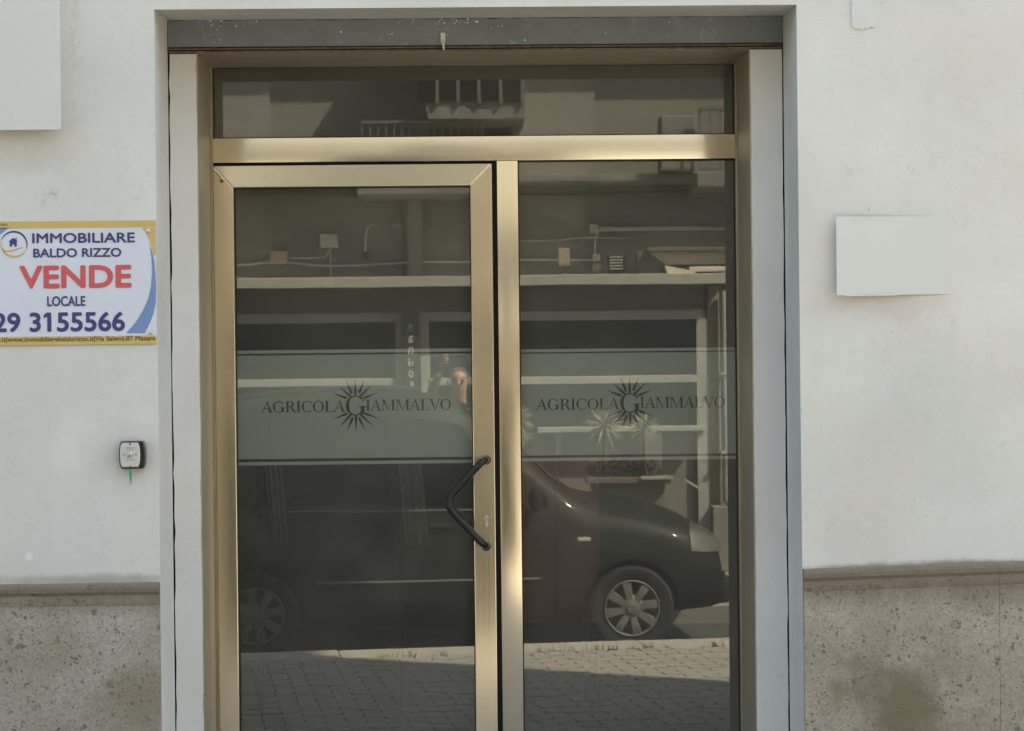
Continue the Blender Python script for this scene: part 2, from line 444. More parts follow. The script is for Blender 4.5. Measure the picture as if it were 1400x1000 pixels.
for i in range(-9, 9):
    if proto is None:
        proto = MB().bbox(.004, .996, -KH, KH, 0, .135, .008).build('kerb_stone', m_kerb, kr, local=True); o = proto
    else:
        o = proto.copy(); COL.objects.link(o); o.parent = kr
    x = i*1.0+.12
    o.location = (x*ca, x*sa, random.uniform(-.004, .004)); o.rotation_euler = (0, 0, math.atan(KA)+random.uniform(-.004, .004))
# weeds in the kerb joint
m_weed = simple('weed_green', (.05, .055, .028), .8, 0, .3)
wb = MB()
def blade(b, x, y, z, ln, wd, a, lean, droop=.3, n=3):
    d = Vector((math.cos(a), math.sin(a), 0)); s_ = Vector((-d.y, d.x, 0))*wd
    pts = []
    for i in range(n+1):
        t = i/n; q_ = Vector((x, y, z)) + d*(lean*ln*t) + Vector((0, 0, 1))*(ln*t*(1-droop*t)); k = (1-t)**.7
        pts += [q_-s_*k, q_+s_*k]
    b.add(pts, [(2*i, 2*i+1, 2*i+3, 2*i+2) for i in range(n)])
for px in (515, 545, 560, 735, 765, 812, 822, 835, 860, 880, 907, 975, 985, 600, 790, 885):
    x = (px-642)/FPX*13.5; n_ = random.randint(5, 16)
    for k in range(n_):
        xx = x+random.gauss(0, .035); blade(wb, xx, kerb_y(xx)+KH+.005+random.uniform(0, .02), 0, random.uniform(.02, .085), .003, random.uniform(0, 6.3), random.uniform(.2, .9))
tag(wb.build('weeds', m_weed, fix=False), 'small dry weeds growing along the kerb joint', 'weeds', kind='stuff')
g = MB().box(-40, 40, -13.6, -8.12, -.2, 0.).build('far_pavement', m_slab2); tag(g, kind='structure')

# ------------------------------------------------------------------ our building
def zat(px, py, Y): return P(px, py, Y)[1]
def xat(px, py, Y): return P(px, py, Y)[0]
OX0, OX1 = xat(216, 500, YW), xat(1094, 500, YW)      # front opening
OZ = zat(650, 10, YW)
BX0, BX1 = xat(234, 500, YB), xat(1074, 400, YB)      # where the reveal meets the blocks
LZ0, LZ1 = zat(650, 69.5, YB), zat(650, 25, YB)       # shutter rail
RX0, RX1 = xat(274, 540, YB), xat(1029.5, 500, YB)    # inner edge of the blocks
GX0, GX1 = xat(291.5, 540, 0), xat(1012, 300, 0)       # glazed opening at the glass plane
BX_END = 7.2; HB = 16.
ZD = [zat(108, 798, YW), zat(1250, 773, YW)]
FLOOR = .30
bld = thing('shop_building', (0, YW, 0), 'white plastered shop building with stone dado around the glazed entrance', 'building')
# wall slabs as real 31 cm thick masonry with the slanted reveal between front opening and blocks
RZB, RZF = LZ1, OZ
mb = MB()
def quad(b, pts): b.add(pts, [tuple(range(len(pts)))])
X0, X1 = -14., BX_END
# front faces
quad(mb, [(X0, YW, -.2), (OX0, YW, -.2), (OX0, YW, HB), (X0, YW, HB)])
quad(mb, [(OX1, YW, -.2), (X1, YW, -.2), (X1, YW, HB), (OX1, YW, HB)])
quad(mb, [(OX0, YW, OZ), (OX1, YW, OZ), (OX1, YW, HB), (OX0, YW, HB)])
# other sides, roof, back
YBK = 8.
quad(mb, [(X0, YW, -.2), (X0, YBK, -.2), (X0, YBK, HB), (X0, YW, HB)])
quad(mb, [(X1, YW, -.2), (X1, YW, HB), (X1, YBK, HB), (X1, YBK, -.2)])
quad(mb, [(X0, YW, HB), (X1, YW, HB), (X1, YBK, HB), (X0, YBK, HB)])
quad(mb, [(X0, YBK, -.2), (X1, YBK, -.2), (X1, YBK, HB), (X0, YBK, HB)])
mb.build('plaster_wall', m_plaster, bld, fix=False)
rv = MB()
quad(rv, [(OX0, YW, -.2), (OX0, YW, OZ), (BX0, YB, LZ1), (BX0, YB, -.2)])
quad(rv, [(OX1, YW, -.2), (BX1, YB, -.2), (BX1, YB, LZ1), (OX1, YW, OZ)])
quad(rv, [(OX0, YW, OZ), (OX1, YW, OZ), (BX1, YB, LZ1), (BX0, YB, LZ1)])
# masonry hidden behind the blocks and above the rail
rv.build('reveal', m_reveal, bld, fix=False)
MB().bbox(1.2, 7.0, YW-1.35, YW-.002, 12.0, 12.2, .01).build('overhang', m_plaster, bld)  # unseen slab and parapet, added high up to shade the car's rear
MB().bbox(1.2, 7.0, YW-1.35, YW-1.23, 12.2, 13.2, .01).build('shade_parapet', m_plaster, bld)
# white jamb blocks with a shutter slot beside them
SLOT = .0055
def wavy_block(name, xa, xb):
    """upright block, edges slightly uneven like trowelled render"""
    n = 60; V = []; F = []
    for i in range(n+1):
        z = -.1 + (LZ0-.004+.1)*i/n
        e1 = max(-.002, min(.004, random.gauss(0, .0016))); e2 = abs(random.gauss(0, .0016)); inner_right = xb < 0
        if xb < 0: V += [(xa+e1, YB, z), (xb-.0045-min(e2, .004)+.0035, YB, z), (xb-.005, -.0, z), (xa, -.0, z)]
        else: V += [(xa+.001+min(e2, .004), YB, z), (xb+e1*.6, YB, z), (xb, -.0, z), (xa+.005, -.0, z)]
    for i in range(n):
        a, b_ = i*4, i*4+4
        for k in range(4): F.append((a+k, a+(k+1) % 4, b_+(k+1) % 4, b_+k))
    F += [(0, 3, 2, 1), (n*4, n*4+1, n*4+2, n*4+3)]
    o = mk(name, V, F, m_block, bld)
    return o
wavy_block('jamb_block', BX0+SLOT, RX0); wavy_block('jamb_block', RX1, BX1-SLOT)
for a, b_ in ((BX0-.002, BX0+SLOT), (BX1-SLOT, BX1+.002)):
    MB().box(a, b_, YB+.05, YB+.30, -.1, LZ1).build('shutter_slot', m_gap, bld)
fb = MB(); fb.box(BX0-.6, BX0-.0, YB+.001, .1, -.1, LZ1+.5); fb.box(BX1, BX1+.6, YB+.001, .1, -.1, LZ1+.5); fb.box(BX0, BX1, YB+.06, .1, LZ1-.01, LZ1+.5)
fb.build('masonry', m_gap, bld)
thr = MB().bbox(RX0, RX1, YB-.02, .1, 0, FLOOR, .006).build('doorstep', m_kerb, bld)
# stone dado: slabs + moulding pieces
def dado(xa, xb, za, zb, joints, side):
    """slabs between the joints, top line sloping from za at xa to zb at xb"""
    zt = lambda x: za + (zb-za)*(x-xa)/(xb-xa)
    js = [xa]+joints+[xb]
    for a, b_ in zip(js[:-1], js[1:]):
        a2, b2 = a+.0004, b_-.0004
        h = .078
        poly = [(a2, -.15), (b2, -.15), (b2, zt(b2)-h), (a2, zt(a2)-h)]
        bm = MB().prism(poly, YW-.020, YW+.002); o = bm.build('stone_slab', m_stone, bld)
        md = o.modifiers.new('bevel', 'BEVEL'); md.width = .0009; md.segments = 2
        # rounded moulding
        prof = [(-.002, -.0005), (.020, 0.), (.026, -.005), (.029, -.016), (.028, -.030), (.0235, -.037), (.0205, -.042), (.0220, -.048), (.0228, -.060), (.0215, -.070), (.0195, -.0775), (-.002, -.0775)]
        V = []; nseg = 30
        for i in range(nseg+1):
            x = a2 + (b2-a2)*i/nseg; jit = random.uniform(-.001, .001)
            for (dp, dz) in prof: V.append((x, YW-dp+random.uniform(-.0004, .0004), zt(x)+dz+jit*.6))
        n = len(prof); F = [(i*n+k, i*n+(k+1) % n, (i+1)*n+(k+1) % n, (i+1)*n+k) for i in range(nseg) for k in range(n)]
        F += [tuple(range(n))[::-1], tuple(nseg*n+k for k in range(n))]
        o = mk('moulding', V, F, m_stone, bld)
xl = xat(0, 800, YW)
zl0, zl1 = zat(0, 799, YW), zat(215, 796, YW)
sl_ = (zl1-zl0)/(xat(215, 800, YW)-xl)
dado(OX0-6.0, OX0-.001, zl1-sl_*6.0, zl1, [OX0-1.9, OX0-.95-2.9, OX0-.95], -1) if False else dado(OX0-4.2, OX0-.001, zl1-sl_*4.2, zl1, [OX0-3.2, OX0-2.1, OX0-1.0], -1)
zr0, zr1 = zat(1101, 778, YW), zat(1400, 767, YW)
xr1 = xat(1400, 770, YW); slr = (zr1-zr0)/(xr1-OX1); xj = xat(1367, 870, YW-.02)
dado(OX1+.001, OX1+4.0, zr0, zr0+slr*4.0, [xj, xj+.95, xj+1.9], 1)

# interior room behind the glass
m_room = simple('room_plaster', (.33, .32, .29), .9, 0, .05, 3)
m_roomfloor = simple('room_floor_tiles', (.22, .20, .17), .4, 0, .1, 6)
rm = MB(); ZC = 3.35
quad(rm, [(-4, .08, FLOOR), (-4, 6, FLOOR), (-4, 6, ZC), (-4, .08, ZC)]); quad(rm, [(4.5, .08, FLOOR), (4.5, 6, FLOOR), (4.5, 6, ZC), (4.5, .08, ZC)])
quad(rm, [(-4, 6, FLOOR), (4.5, 6, FLOOR), (4.5, 6, ZC), (-4, 6, ZC)]); quad(rm, [(-4, .08, ZC), (4.5, .08, ZC), (4.5, 6, ZC), (-4, 6, ZC)])
o = rm.build('interior_wall', m_room, fix=False); tag(o, kind='structure')
o = MB().box(-4, 4.5, .08, 6, FLOOR-.1, FLOOR).build('interior_floor', m_roomfloor); tag(o, kind='structure')

# ------------------------------------------------------------------ shopfront: fixed frame
sf = thing('shopfront', ((GX0+GX1)/2, 0, FLOOR), 'fixed champagne aluminium shopfront frame holding the side pane and the long top pane', 'shopfront')
GX0 = max(GX0, RX0+.010); GX1 = min(GX1, RX1-.010)
GT = zat(650, 89.5, 0)                 # top of transom pane
TZ1, TZ0 = zat(650, 187.5, 0), zat(650, 221, 0)      # transom
MX0, MX1 = xat(683, 600, 0), xat(711.5, 600, 0)      # mullion
rt = MB()
# deep return lining between block edge and glass plane (real sloping depth), left, right and top
rt.box(RX0-.004, RX0+.002, YB+.003, 0, FLOOR, LZ0); rt.box(RX1-.002, RX1+.004, YB+.003, 0, FLOOR, LZ0)
rt.box(RX0+.002, RX1-.002, YB+.003, 0, LZ0-.002, LZ0+.004)
rt.build('frame_return', m_alr, sf)
for a, b_ in ((RX0+.002, GX0), (GX1, RX1-.002)):
    MB().bbox(a, b_, -.035, .03, FLOOR, LZ0-.002, .002).build('jamb', m_alr, sf, smooth=True)
MB().bbox(GX0, GX1, -.030, .03, GT, max(LZ0-.002, GT+.01), .002).build('head_rail', m_alr, sf, smooth=True)
MB().bbox(GX0+.001, GX1-.001, -.032, .03, TZ0, TZ1, .003).build('transom', m_alh, sf, smooth=True)
mu = MB().bbox(MX0, MX1, -.030, .03, FLOOR+.03, TZ0-.001, .003)
mu.build('mullion', m_alv, sf, smooth=True)
MB().bbox(GX0+.001, GX1-.001, -.028, .03, FLOOR, FLOOR+.03, .002).build('sill', m_alh, sf, smooth=True)
def pane(name, x0, x1, z0, z1, y, par, tilt=0.):
    t = .006
    V = [(x0, y, z0), (x1, y, z0), (x1, y, z1), (x0, y, z1), (x0, y+t, z0), (x1, y+t, z0), (x1, y+t, z1), (x0, y+t, z1)]
    if tilt:
        xm = (x0+x1)/2; V = [(x, yy+(x-xm)*tilt, z) for x, yy, z in V]
    return mk(name, V, [(0,1,2,3), (4,7,6,5), (0,4,5,1), (1,5,6,2), (2,6,7,3), (3,7,4,0)], m_glass, par)
pane('pane', GX0+.004, GX1-.004, TZ1+.001, GT-.001, 0, sf)
pane('pane', MX1+.001, GX1-.004, FLOOR+.031, TZ0-.001, 0, sf)
gk = MB(); th = .0035
def ring(b, x0, x1, z0, z1, y0, y1, t):
    b.box(x0, x0+t, y0, y1, z0, z1); b.box(x1-t, x1, y0, y1, z0, z1); b.box(x0+t, x1-t, y0, y1, z0, z0+t); b.box(x0+t, x1-t, y0, y1, z1-t, z1)
ring(gk, MX1, GX1, FLOOR+.030, TZ0, -.006, -.001, .005); ring(gk, GX0, GX1, TZ1, GT, -.006, -.001, .005)
gk.build('gasket', m_gasket, sf)

# ------------------------------------------------------------------ door leaf
DX0, DX1 = xat(295.5, 600, -.03), xat(676.5, 600, -.03); DZ1 = zat(480, 225.5, -.03)
PX0, PX1 = xat(324.5, 600, 0), xat(646.5, 600, 0); PZ1 = zat(480, 256.5, 0); PZ0 = FLOOR+.12
dr = thing('glass_door', (DX0, -.03, FLOOR), 'champagne aluminium glazed door leaf with black bent pull handle', 'door')
MB().box(DX0-.02, DX1+.012, -.006, .02, FLOOR+.005, DZ1+.012).v  # (shape only checked)
gb = MB(); gb.box(GX0, DX0+.004, -.012, .028, FLOOR+.03, TZ0-.001); gb.box(DX1-.004, MX0, -.012, .028, FLOOR+.03, TZ0-.001); gb.box(DX0+.004, DX1-.004, -.012, .028, DZ1-.004, TZ0-.001)
gb.build('door_rebate', m_gap, sf)
def mitre(name, poly, mat, y0=-.036, y1=.02):
    o = MB().prism(poly, y0, y1).build(name, mat, dr)
    md = o.modifiers.new('bevel', 'BEVEL'); md.width = .0035; md.segments = 3; return o
zb_ = FLOOR+.03
mitre('stile', [(DX0, zb_), (PX0, PZ0), (PX0, PZ1), (DX0, DZ1)], m_alv)
mitre('stile', [(DX1, zb_), (DX1, DZ1), (PX1, PZ1), (PX1, PZ0)], m_alv)
mitre('rail', [(DX0, DZ1), (PX0, PZ1), (PX1, PZ1), (DX1, DZ1)], m_alh)
mitre('rail', [(DX0, zb_), (DX1, zb_), (PX1, PZ0), (PX0, PZ0)], m_alh)
pane('pane', PX0-.004, PX1+.004, PZ0-.004, PZ1+.004, 0, dr, .0009)
gk = MB(); ring(gk, PX0-.001, PX1+.001, PZ0-.001, PZ1+.001, -.012, -.0035, .004); gk.build('gasket', m_gasket, dr)
# worn scuff plate + screw at the upper hinge corner
x, z = P(303, 248, -.037); sc = MB(); sc.lathe([(0, -.002), (.006, -.002), (.007, 0)], (x, -.037, z), 'y', 12)
sc.tube([(x-.022, -.0385, z+.034), (x-.008, -.0385, z+.018), (x-.002, -.0385, z+.004)], .0016, 6); sc.build('hinge_screw', m_rust, dr)
# handle
def hp(px, py, y=-.085): x, z = P(px, py, y); return (x, y, z)
Hm = [hp(664, 629, -.036), hp(664, 629, -.070), hp(657, 634, -.088), hp(640, 652), hp(622, 672), hp(615.5, 681), hp(614, 688), hp(616, 696), hp(624, 706), hp(641, 724), hp(656, 740, -.088), hp(664, 746, -.070), hp(664, 747, -.036)]
MB().tube(catmull(Hm, 6), .0135, 14).build('handle', m_black, dr, smooth=True)
for py in (629, 747):
    x, z = P(665, py, -.037); MB().lathe([(0, -.010), (.016, -.010), (.018, -.006), (.018, 0)], (x, -.037, z), 'y', 20).build('handle_rose', m_black, dr, smooth=True)
x, z = P(665.5, 712, -.037)
lk = MB(); lk.prism([(x+.0075*math.cos(a)-.0, z+.010+.0095*math.sin(a)) for a in [R(-55+i*29) for i in range(11)]] + [(x-.0050, z-.022), (x+.0050, z-.022)], -.041, -.0365)
MB().box(x-.001, x+.001, -.0416, -.0411, z+.002, z+.014).build('keyhole', m_gap, dr)
lk.build('lock_cylinder', m_zinc, dr)

# ------------------------------------------------------------------ frosted bands with lettering
YF = .0105
def arc_pts(cx, cy, rx, ry, a0, a1, n=22):
    return [(cx+rx*math.cos(R(a0+(a1-a0)*i/n)), cy+ry*math.sin(R(a0+(a1-a0)*i/n))) for i in range(n+1)]
def glyph(ch):
    """serif capital in a unit-high cell; returns (list of convex quads/polys, advance)"""
    T, t, s = .155, .055, .05
    q = []
    def st_(x, a=0., b=1., w_=T): q.append([(x, a), (x+w_, a), (x+w_, b), (x, b)])
    def serif(x0, x1, z, up=False):
        q.append([(x0, z), (x1, z), (x1-.03, z+s*.8), (x0+.03, z+s*.8)] if not up else [(x0+.03, z-s*.8), (x1-.03, z-s*.8), (x1, z), (x0, z)])
    def bowl(cx, cy, rx, ry, a0, a1, th_=T):
        n = 26
        for i in range(n):
            pp = []
            for k, inner in ((i, 0), (i+1, 0), (i+1, 1), (i, 1)):
                a = R(a0+(a1-a0)*k/n); w_ = t+(th_-t)*abs(math.cos(a))**1.5
                f = w_ if inner else 0
                pp.append((cx+(rx-f)*math.cos(a), cy+(ry-min(f, t+.01))*math.sin(a)) if True else None)
            q.append(pp)
    if ch == 'I': st_(.10); serif(0, .355, 0); serif(0, .355, 1, True); adv = .40
    elif ch == 'L': st_(.10); serif(0, .36, 1, True); q.append([(0, 0), (.66, 0), (.66, s), (0, s)]); q.append([(.60, s), (.66, s), (.70, .26), (.67, .26)]); adv = .72
    elif ch == 'O': bowl(.44, .5, .42, .52, 0, 360); adv = .90
    elif ch == 'C': bowl(.44, .5, .42, .52, 42, 318); q.append([(.74, .70), (.79, .70), (.79, .98), (.76, .98)]); adv = .84
    elif ch == 'G': bowl(.44, .5, .42, .52, 42, 322); q.append([(.74, .70), (.79, .70), (.79, .98), (.76, .98)]); st_(.66, .04, .47, .17); serif(.56, .93, .46, True); adv = .94
    elif ch == 'A':
        q.append([(.02, 0), (.02+t*1.2, 0), (.44, 1), (.40, 1)]); q.append([(.60, 0), (.60+T*1.1, 0), (.45, 1.02), (.37, 1.02)])
        q.append([(.15, .32), (.60, .32), (.58, .38), (.18, .38)]); serif(-.07, .20, 0); serif(.50, .88, 0); adv = .84
    elif ch == 'V':
        q.append([(.04, 1), (.04+T*1.1, 1), (.47, 0), (.40, 0)]); q.append([(.76, 1), (.81, 1), (.46, 0), (.42, 0)])
        serif(-.05, .32, 1, True); serif(.62, .92, 1, True); adv = .84
    elif ch == 'M':
        q.append([(.10, 0), (.10+t, 0), (.10+t, 1), (.10, 1)]); q.append([(.08, 1), (.25, 1), (.59, 0), (.54, 0)])
        q.append([(.95, 1), (.89, 1), (.54, 0), (.585, 0)]); st_(.86, 0, 1); serif(0, .26, 0); serif(.77, 1.11, 0); serif(0, .2, 1, True); serif(.88, 1.11, 1, True); adv = 1.13
    elif ch == 'R':
        st_(.10); serif(0, .36, 0); serif(0, .2, 1, True)
        bowl(.36, .74, .31, .26, -90, 90); q.append([(.12, 1-t), (.37, 1-t), (.37, 1), (.12, 1)]); q.append([(.2, .48), (.37, .48), (.37, .53), (.2, .53)])
        q.append([(.36, .50), (.50, .50), (.80, 0), (.64, 0)]); serif(.62, .88, 0); adv = .83
    return q, adv
def text_serif(b, s, x0, x1, z0, z1, y):
    tot = 0; items = []
    for ch in s:
        q, a = glyph(ch); items.append((q, tot)); tot += a
    kx = (x1-x0)/tot; kz = z1-z0
    for q, o in items:
        for k, poly in enumerate(q):
            yy = y - .00002*(k % 7)
            b.add([(x0+(o+u)*kx, yy, z0+v*kz) for u, v in poly], [tuple(range(len(poly)))])
def band(par, x0, x1, refx, refy, dx, dy, glassx):
    """film band; pixel layout taken from the left leaf's print and moved by (dx,dy)"""
    f = lambda px, py: P(px, py, YF)
    z = lambda py: f(refx, py)[1]
    mk('film_stripe', [(x0, YF, z(refy[1])), (x1, YF, z(refy[1])), (x1, YF, z(refy[0])), (x0, YF, z(refy[0]))], [(0,1,2,3)], m_film_line, par)
    mk('film_stripe', [(x0, YF, z(refy[5])), (x1, YF, z(refy[5])), (x1, YF, z(refy[4])), (x0, YF, z(refy[4]))], [(0,1,2,3)], m_film_line, par)
    mk('frosted_film', [(x0, YF, z(refy[3])), (x1, YF, z(refy[3])), (x1, YF, z(refy[2])), (x0, YF, z(refy[2]))], [(0,1,2,3)], m_film, par)
    # logo laid out flat about the big G
    cx, cz = f(486+dx, 554.5+dy); s = (8+YF)/FPX
    L = MB(); Y = YF-.0012
    text_serif(L, 'AGRICOLA', cx-128*s, cx-14*s, cz-8.5*s, cz+6.5*s, Y)
    text_serif(L, 'IAMMALVO', cx+14*s, cx+131*s, cz-7.5*s, cz+7.5*s, Y)
    text_serif(L, 'G', cx-14*s, cx+16*s, cz-13.5*s, cz+13*s, Y)
    L.build('lettering', m_film_print, par, fix=False)
    tips = [(-149, 102), (-109, 148), (-61, 188), (0, 192), (60, 185), (109, 153), (147, 105), (-146, -67), (-108, -122), (-56, -145), (2, -155), (61, -143), (116, -118), (152, -67)]
    base = [(-56, 67), (-31, 77), (-23, 95), (0, 88), (24, 100), (29, 75), (59, 67), (-54, -32), (-26, -35), (-19, -60), (2, -45), (22, -60), (29, -35), (59, -32)]
    S = MB()
    for (tx, tz), (bx, bz) in zip(tips, base):
        k = s/4.667; T_ = Vector(((tx), (tz-20)))*k; B_ = Vector((bx, bz-20))*k
        d = (T_-B_); n = Vector((-d.y, d.x)).normalized(); wd = 8.2*k
        pts = [B_-n*wd*.6, B_+d*.05-n*wd, B_+d*.35-n*wd*.75, T_, B_+d*.35+n*wd*.75, B_+d*.05+n*wd, B_+n*wd*.6, B_-d*.06]
        S.add([(cx+p_.x, Y-.0003, cz+p_.y) for p_ in pts], [tuple(range(len(pts)))])
    S.build('sun_emblem', m_film_print, par, fix=False)
band(dr, PX0-.003, PX1+.003, 486, (478, 482.5, 485.0, 626.5, 630.5, 635), 0, 0, None)
band(sf, MX1+.002, GX1-.005, 862, (476.5, 480.5, 482.5, 621.5, 625, 629.5), 375, -3.5, None)

# ------------------------------------------------------------------ roller shutter, drawn up
rs = thing('roller_shutter', ((BX0+BX1)/2, YB, LZ0), 'dirty grey bottom rail of the raised roller shutter above the door', 'shutter')
n = 90; V = []; F = []
for i in range(n+1):
    x = BX0+.002+(BX1-BX0-.004)*i/n; jt = random.uniform(-.0015, .0015)
    prof = [(YB-.002, LZ1-.002+jt), (YB-.004, LZ0+.022), (YB-.004, LZ0+.020), (YB+.012, LZ0+.018), (YB+.05, LZ0+.018), (YB+.05, LZ1)]
    V += [(x, a, b_) for a, b_ in prof]
for i in range(n):
    for k in range(6): F.append((i*6+k, i*6+(k+1) % 6, i*6+6+(k+1) % 6, i*6+6+k))
F += [(0,1,2,3,4,5), tuple(n*6+k for k in range(6))]
mk('bottom_rail', V, F, m_steel, rs)
lp = MB(); lp.bbox(BX0+.004, BX1-.004, YB-.014, YB+.04, LZ0+.009, LZ0+.0145, .0015); lp.bbox(BX0+.004, BX1-.004, YB-.010, YB+.04, LZ0-.001, LZ0+.005, .0015)
lp.build('angle_lip', m_rust, rs)
x, z = P(605.5, 55, YB-.02)
hk = MB(); hk.bbox(x-.0085, x+.0085, YB-.012, YB-.004, z-.008, z+.028, .002); hk.tube(catmull([(x, YB-.010, z+.002), (x+.001, YB-.026, z-.010), (x+.002, YB-.030, z-.024), (x+.003, YB-.018, z-.034)], 5), .0035, 8)
hk.build('pull_hook', simple('galvanised_hook', (.78, .78, .74), .5, 0, .05), rs, smooth=True)
# mortar crumbs on the rail
cr = MB()
for k in range(46):
    px = random.choice([random.uniform(232, 1070), random.gauss(300, 14), random.gauss(600, 60)])
    if not 232 < px < 1068: continue
    x, z = P(px, random.choice([random.uniform(28, 62), random.gauss(30, 3)]), YB-.005); r_ = random.uniform(.0015, .0045)
    cr.lathe([(0, -r_*.7), (r_*.7, -r_*.5), (r_, 0)], (x, YB-.003, min(max(z, LZ0+.03), LZ1-.004)), 'y', 7)
tag(cr.build('mortar_spots', m_zinc if False else m_block, rs, fix=False), kind='stuff')

# ------------------------------------------------------------------ things on the wall
def fontmesh(name, body, x0, x1, z0, z1, y, mat, par, bold=.0):
    """flat lettering fitted to a box on the wall; weight comes from slightly shifted copies laid over each other"""
    cu = bpy.data.curves.new(name, 'FONT'); cu.body = body; cu.size = 1; cu.resolution_u = 4
    ob = bpy.data.objects.new(name, cu); COL.objects.link(ob)
    dg = bpy.context.evaluated_depsgraph_get(); dg.update()
    me = bpy.data.meshes.new_from_object(ob.evaluated_get(dg))
    V = [v.co.copy() for v in me.vertices]; F = [tuple(p_.vertices) for p_ in me.polygons]
    bpy.data.objects.remove(ob); bpy.data.curves.remove(cu)
    bpy.data.meshes.remove(me)
    a0, a1 = min(v.x for v in V), max(v.x for v in V); b0, b1 = min(v.y for v in V), max(v.y for v in V)
    k = bold*(z1-z0); B = MB()
    for i, (dx, dz) in enumerate(((0, 0), (-1, 0), (1, 0), (0, 1), (0, -1), (-.7, .7), (.7, .7), (.7, -.7), (-.7, -.7)) if k else ((0, 0),)):
        B.add([(x0+k+dx*k+(v.x-a0)/(a1-a0)*(x1-x0-2*k), y-.00006*i, z0+k+dz*k+(v.y-b0)/(b1-b0)*(z1-z0-2*k)) for v in V], F)
    return mk(name, B.v, B.f, mat, par)
ys = YW-.005
def Q(px, py, y=ys): return P(px, py, y)
sx0, sx1 = Q(-72, 385)[0], Q(213.5, 385)[0]; sz1, sz0 = Q(100, 302.5)[1], Q(100, 471.5)[1]
sg = thing('for_sale_sign', (sx0, YW, sz0), 'white, yellow and blue estate agency banner reading VENDE beside the door', 'sign')
bd = MB(); nx, nz = 24, 10
V = []; F = []
def wv(x, z): return 0.0015*math.sin(x*9+z*3)+.0010*math.sin(z*21+x*4)
for sgn in (0, 1):
    for i in range(nx+1):
        for j in range(nz+1):
            x = sx0+(sx1-sx0)*i/nx; zz = sz0+(sz1-sz0)*j/nz
            V.append((x, ys+.0 + (0.003 if sgn else 0), zz))
m_ = (nx+1)*(nz+1)
for i in range(nx):
    for j in range(nz):
        a = i*(nz+1)+j; F.append((a, a+nz+1, a+nz+2, a+1)); F.append((m_+a, m_+a+1, m_+a+nz+2, m_+a+nz+1))
F.append((0, m_, m_+(nx)*(nz+1), nx*(nz+1))); F.append((nz, nx*(nz+1)+nz, m_+nx*(nz+1)+nz, m_+nz)); F.append((nx*(nz+1), m_+nx*(nz+1), m_+nx*(nz+1)+nz, nx*(nz+1)+nz)); F.append((0, nz, m_+nz, m_))
mk('banner_sheet', V, F, m_sw, sg)
def flat(name, polys, y, mat, par=sg):
    b = MB()
    for pl in polys: b.add([(x, y, z) for x, z in pl], [tuple(range(len(pl)))])
    return b.build(name, mat, par, fix=False)
y1 = ys-.0006; y2 = ys-.0012; y3 = ys-.0018
flat('border_stripe', [[(sx0, sz1-.024), (sx1, sz1-.024), (sx1, sz1), (sx0, sz1)]], y1, m_sy)
flat('border_stripe', [[(sx0, sz0), (sx1, sz0), (sx1, sz0+.029), (sx0, sz0+.029)]], y1, m_sy)
zz = lambda c: [Q(a/4.7625, 280+b_/4.7625) for a, b_ in c]
def strip(name, A, B, y, mat):
    flat(name, [[A[i], A[i+1], B[i+1], B[i]] for i in range(len(A)-1)], y, mat)
out_ = zz([(972, 255), (992, 310), (1005, 370), (1013, 450), (1016, 540), (1014, 640), (1000, 710), (975, 775), (942, 838)])
in_ = zz([(972, 255), (982, 310), (988, 370), (989, 450), (982, 540), (962, 620), (930, 690), (885, 765), (820, 838)])
strip('blue_swoosh', out_, in_, y1, m_sb)
strip('yellow_corner', zz([(925, 152), (1012, 152), (1015, 230), (1014, 330)]), zz([(925, 152), (950, 180), (978, 240), (1000, 330)]), y2, m_sy)
strip('blue_corner', zz([(-330, 152), (-100, 152), (58, 152)]), zz([(-330, 400), (-60, 240), (58, 152)]), y1, m_sb)
cx, cz = Q(92/4.7625, 280+258/4.7625); s = 7.3/FPX
def ringp(r0, r1, a0, a1, ox=0, oz=0, n=26):
    out = []
    for i in range(n):
        a, b_ = R(a0+(a1-a0)*i/n), R(a0+(a1-a0)*(i+1)/n); f0 = abs(math.sin(math.pi*i/n))**.6; f1 = abs(math.sin(math.pi*(i+1)/n))**.6
        out.append([(cx+ox+r1*math.cos(a), cz+oz+r1*math.sin(a)), (cx+ox+r1*math.cos(b_), cz+oz+r1*math.sin(b_)), (cx+ox+(r1-(r1-r0)*f1)*math.cos(b_), cz+oz+(r1-(r1-r0)*f1)*math.sin(b_)), (cx+ox+(r1-(r1-r0)*f0)*math.cos(a), cz+oz+(r1-(r1-r0)*f0)*math.sin(a))])
    return out
flat('logo_disc', [[(cx+17*s*math.cos(R(i*12)), cz+17*s*math.sin(R(i*12))) for i in range(30)]], y2, m_sw)
flat('logo_ring', ringp(15.6*s, 18.2*s, -25, 165), y3, m_sn)
flat('logo_ring', ringp(15.5*s, 18.2*s, 165, 335), y3, m_sy)
flat('logo_wave', [[(cx-17*s, cz-2*s), (cx-14*s, cz-8*s), (cx-2*s, cz-8*s), (cx+6*s, cz-5*s), (cx+15*s, cz-4*s), (cx+5*s, cz-7.5*s), (cx-4*s, cz-11*s), (cx-14*s, cz-10*s)][::-1]], y3, m_sy)
hx = cx-1*s; hz = cz+2.6*s
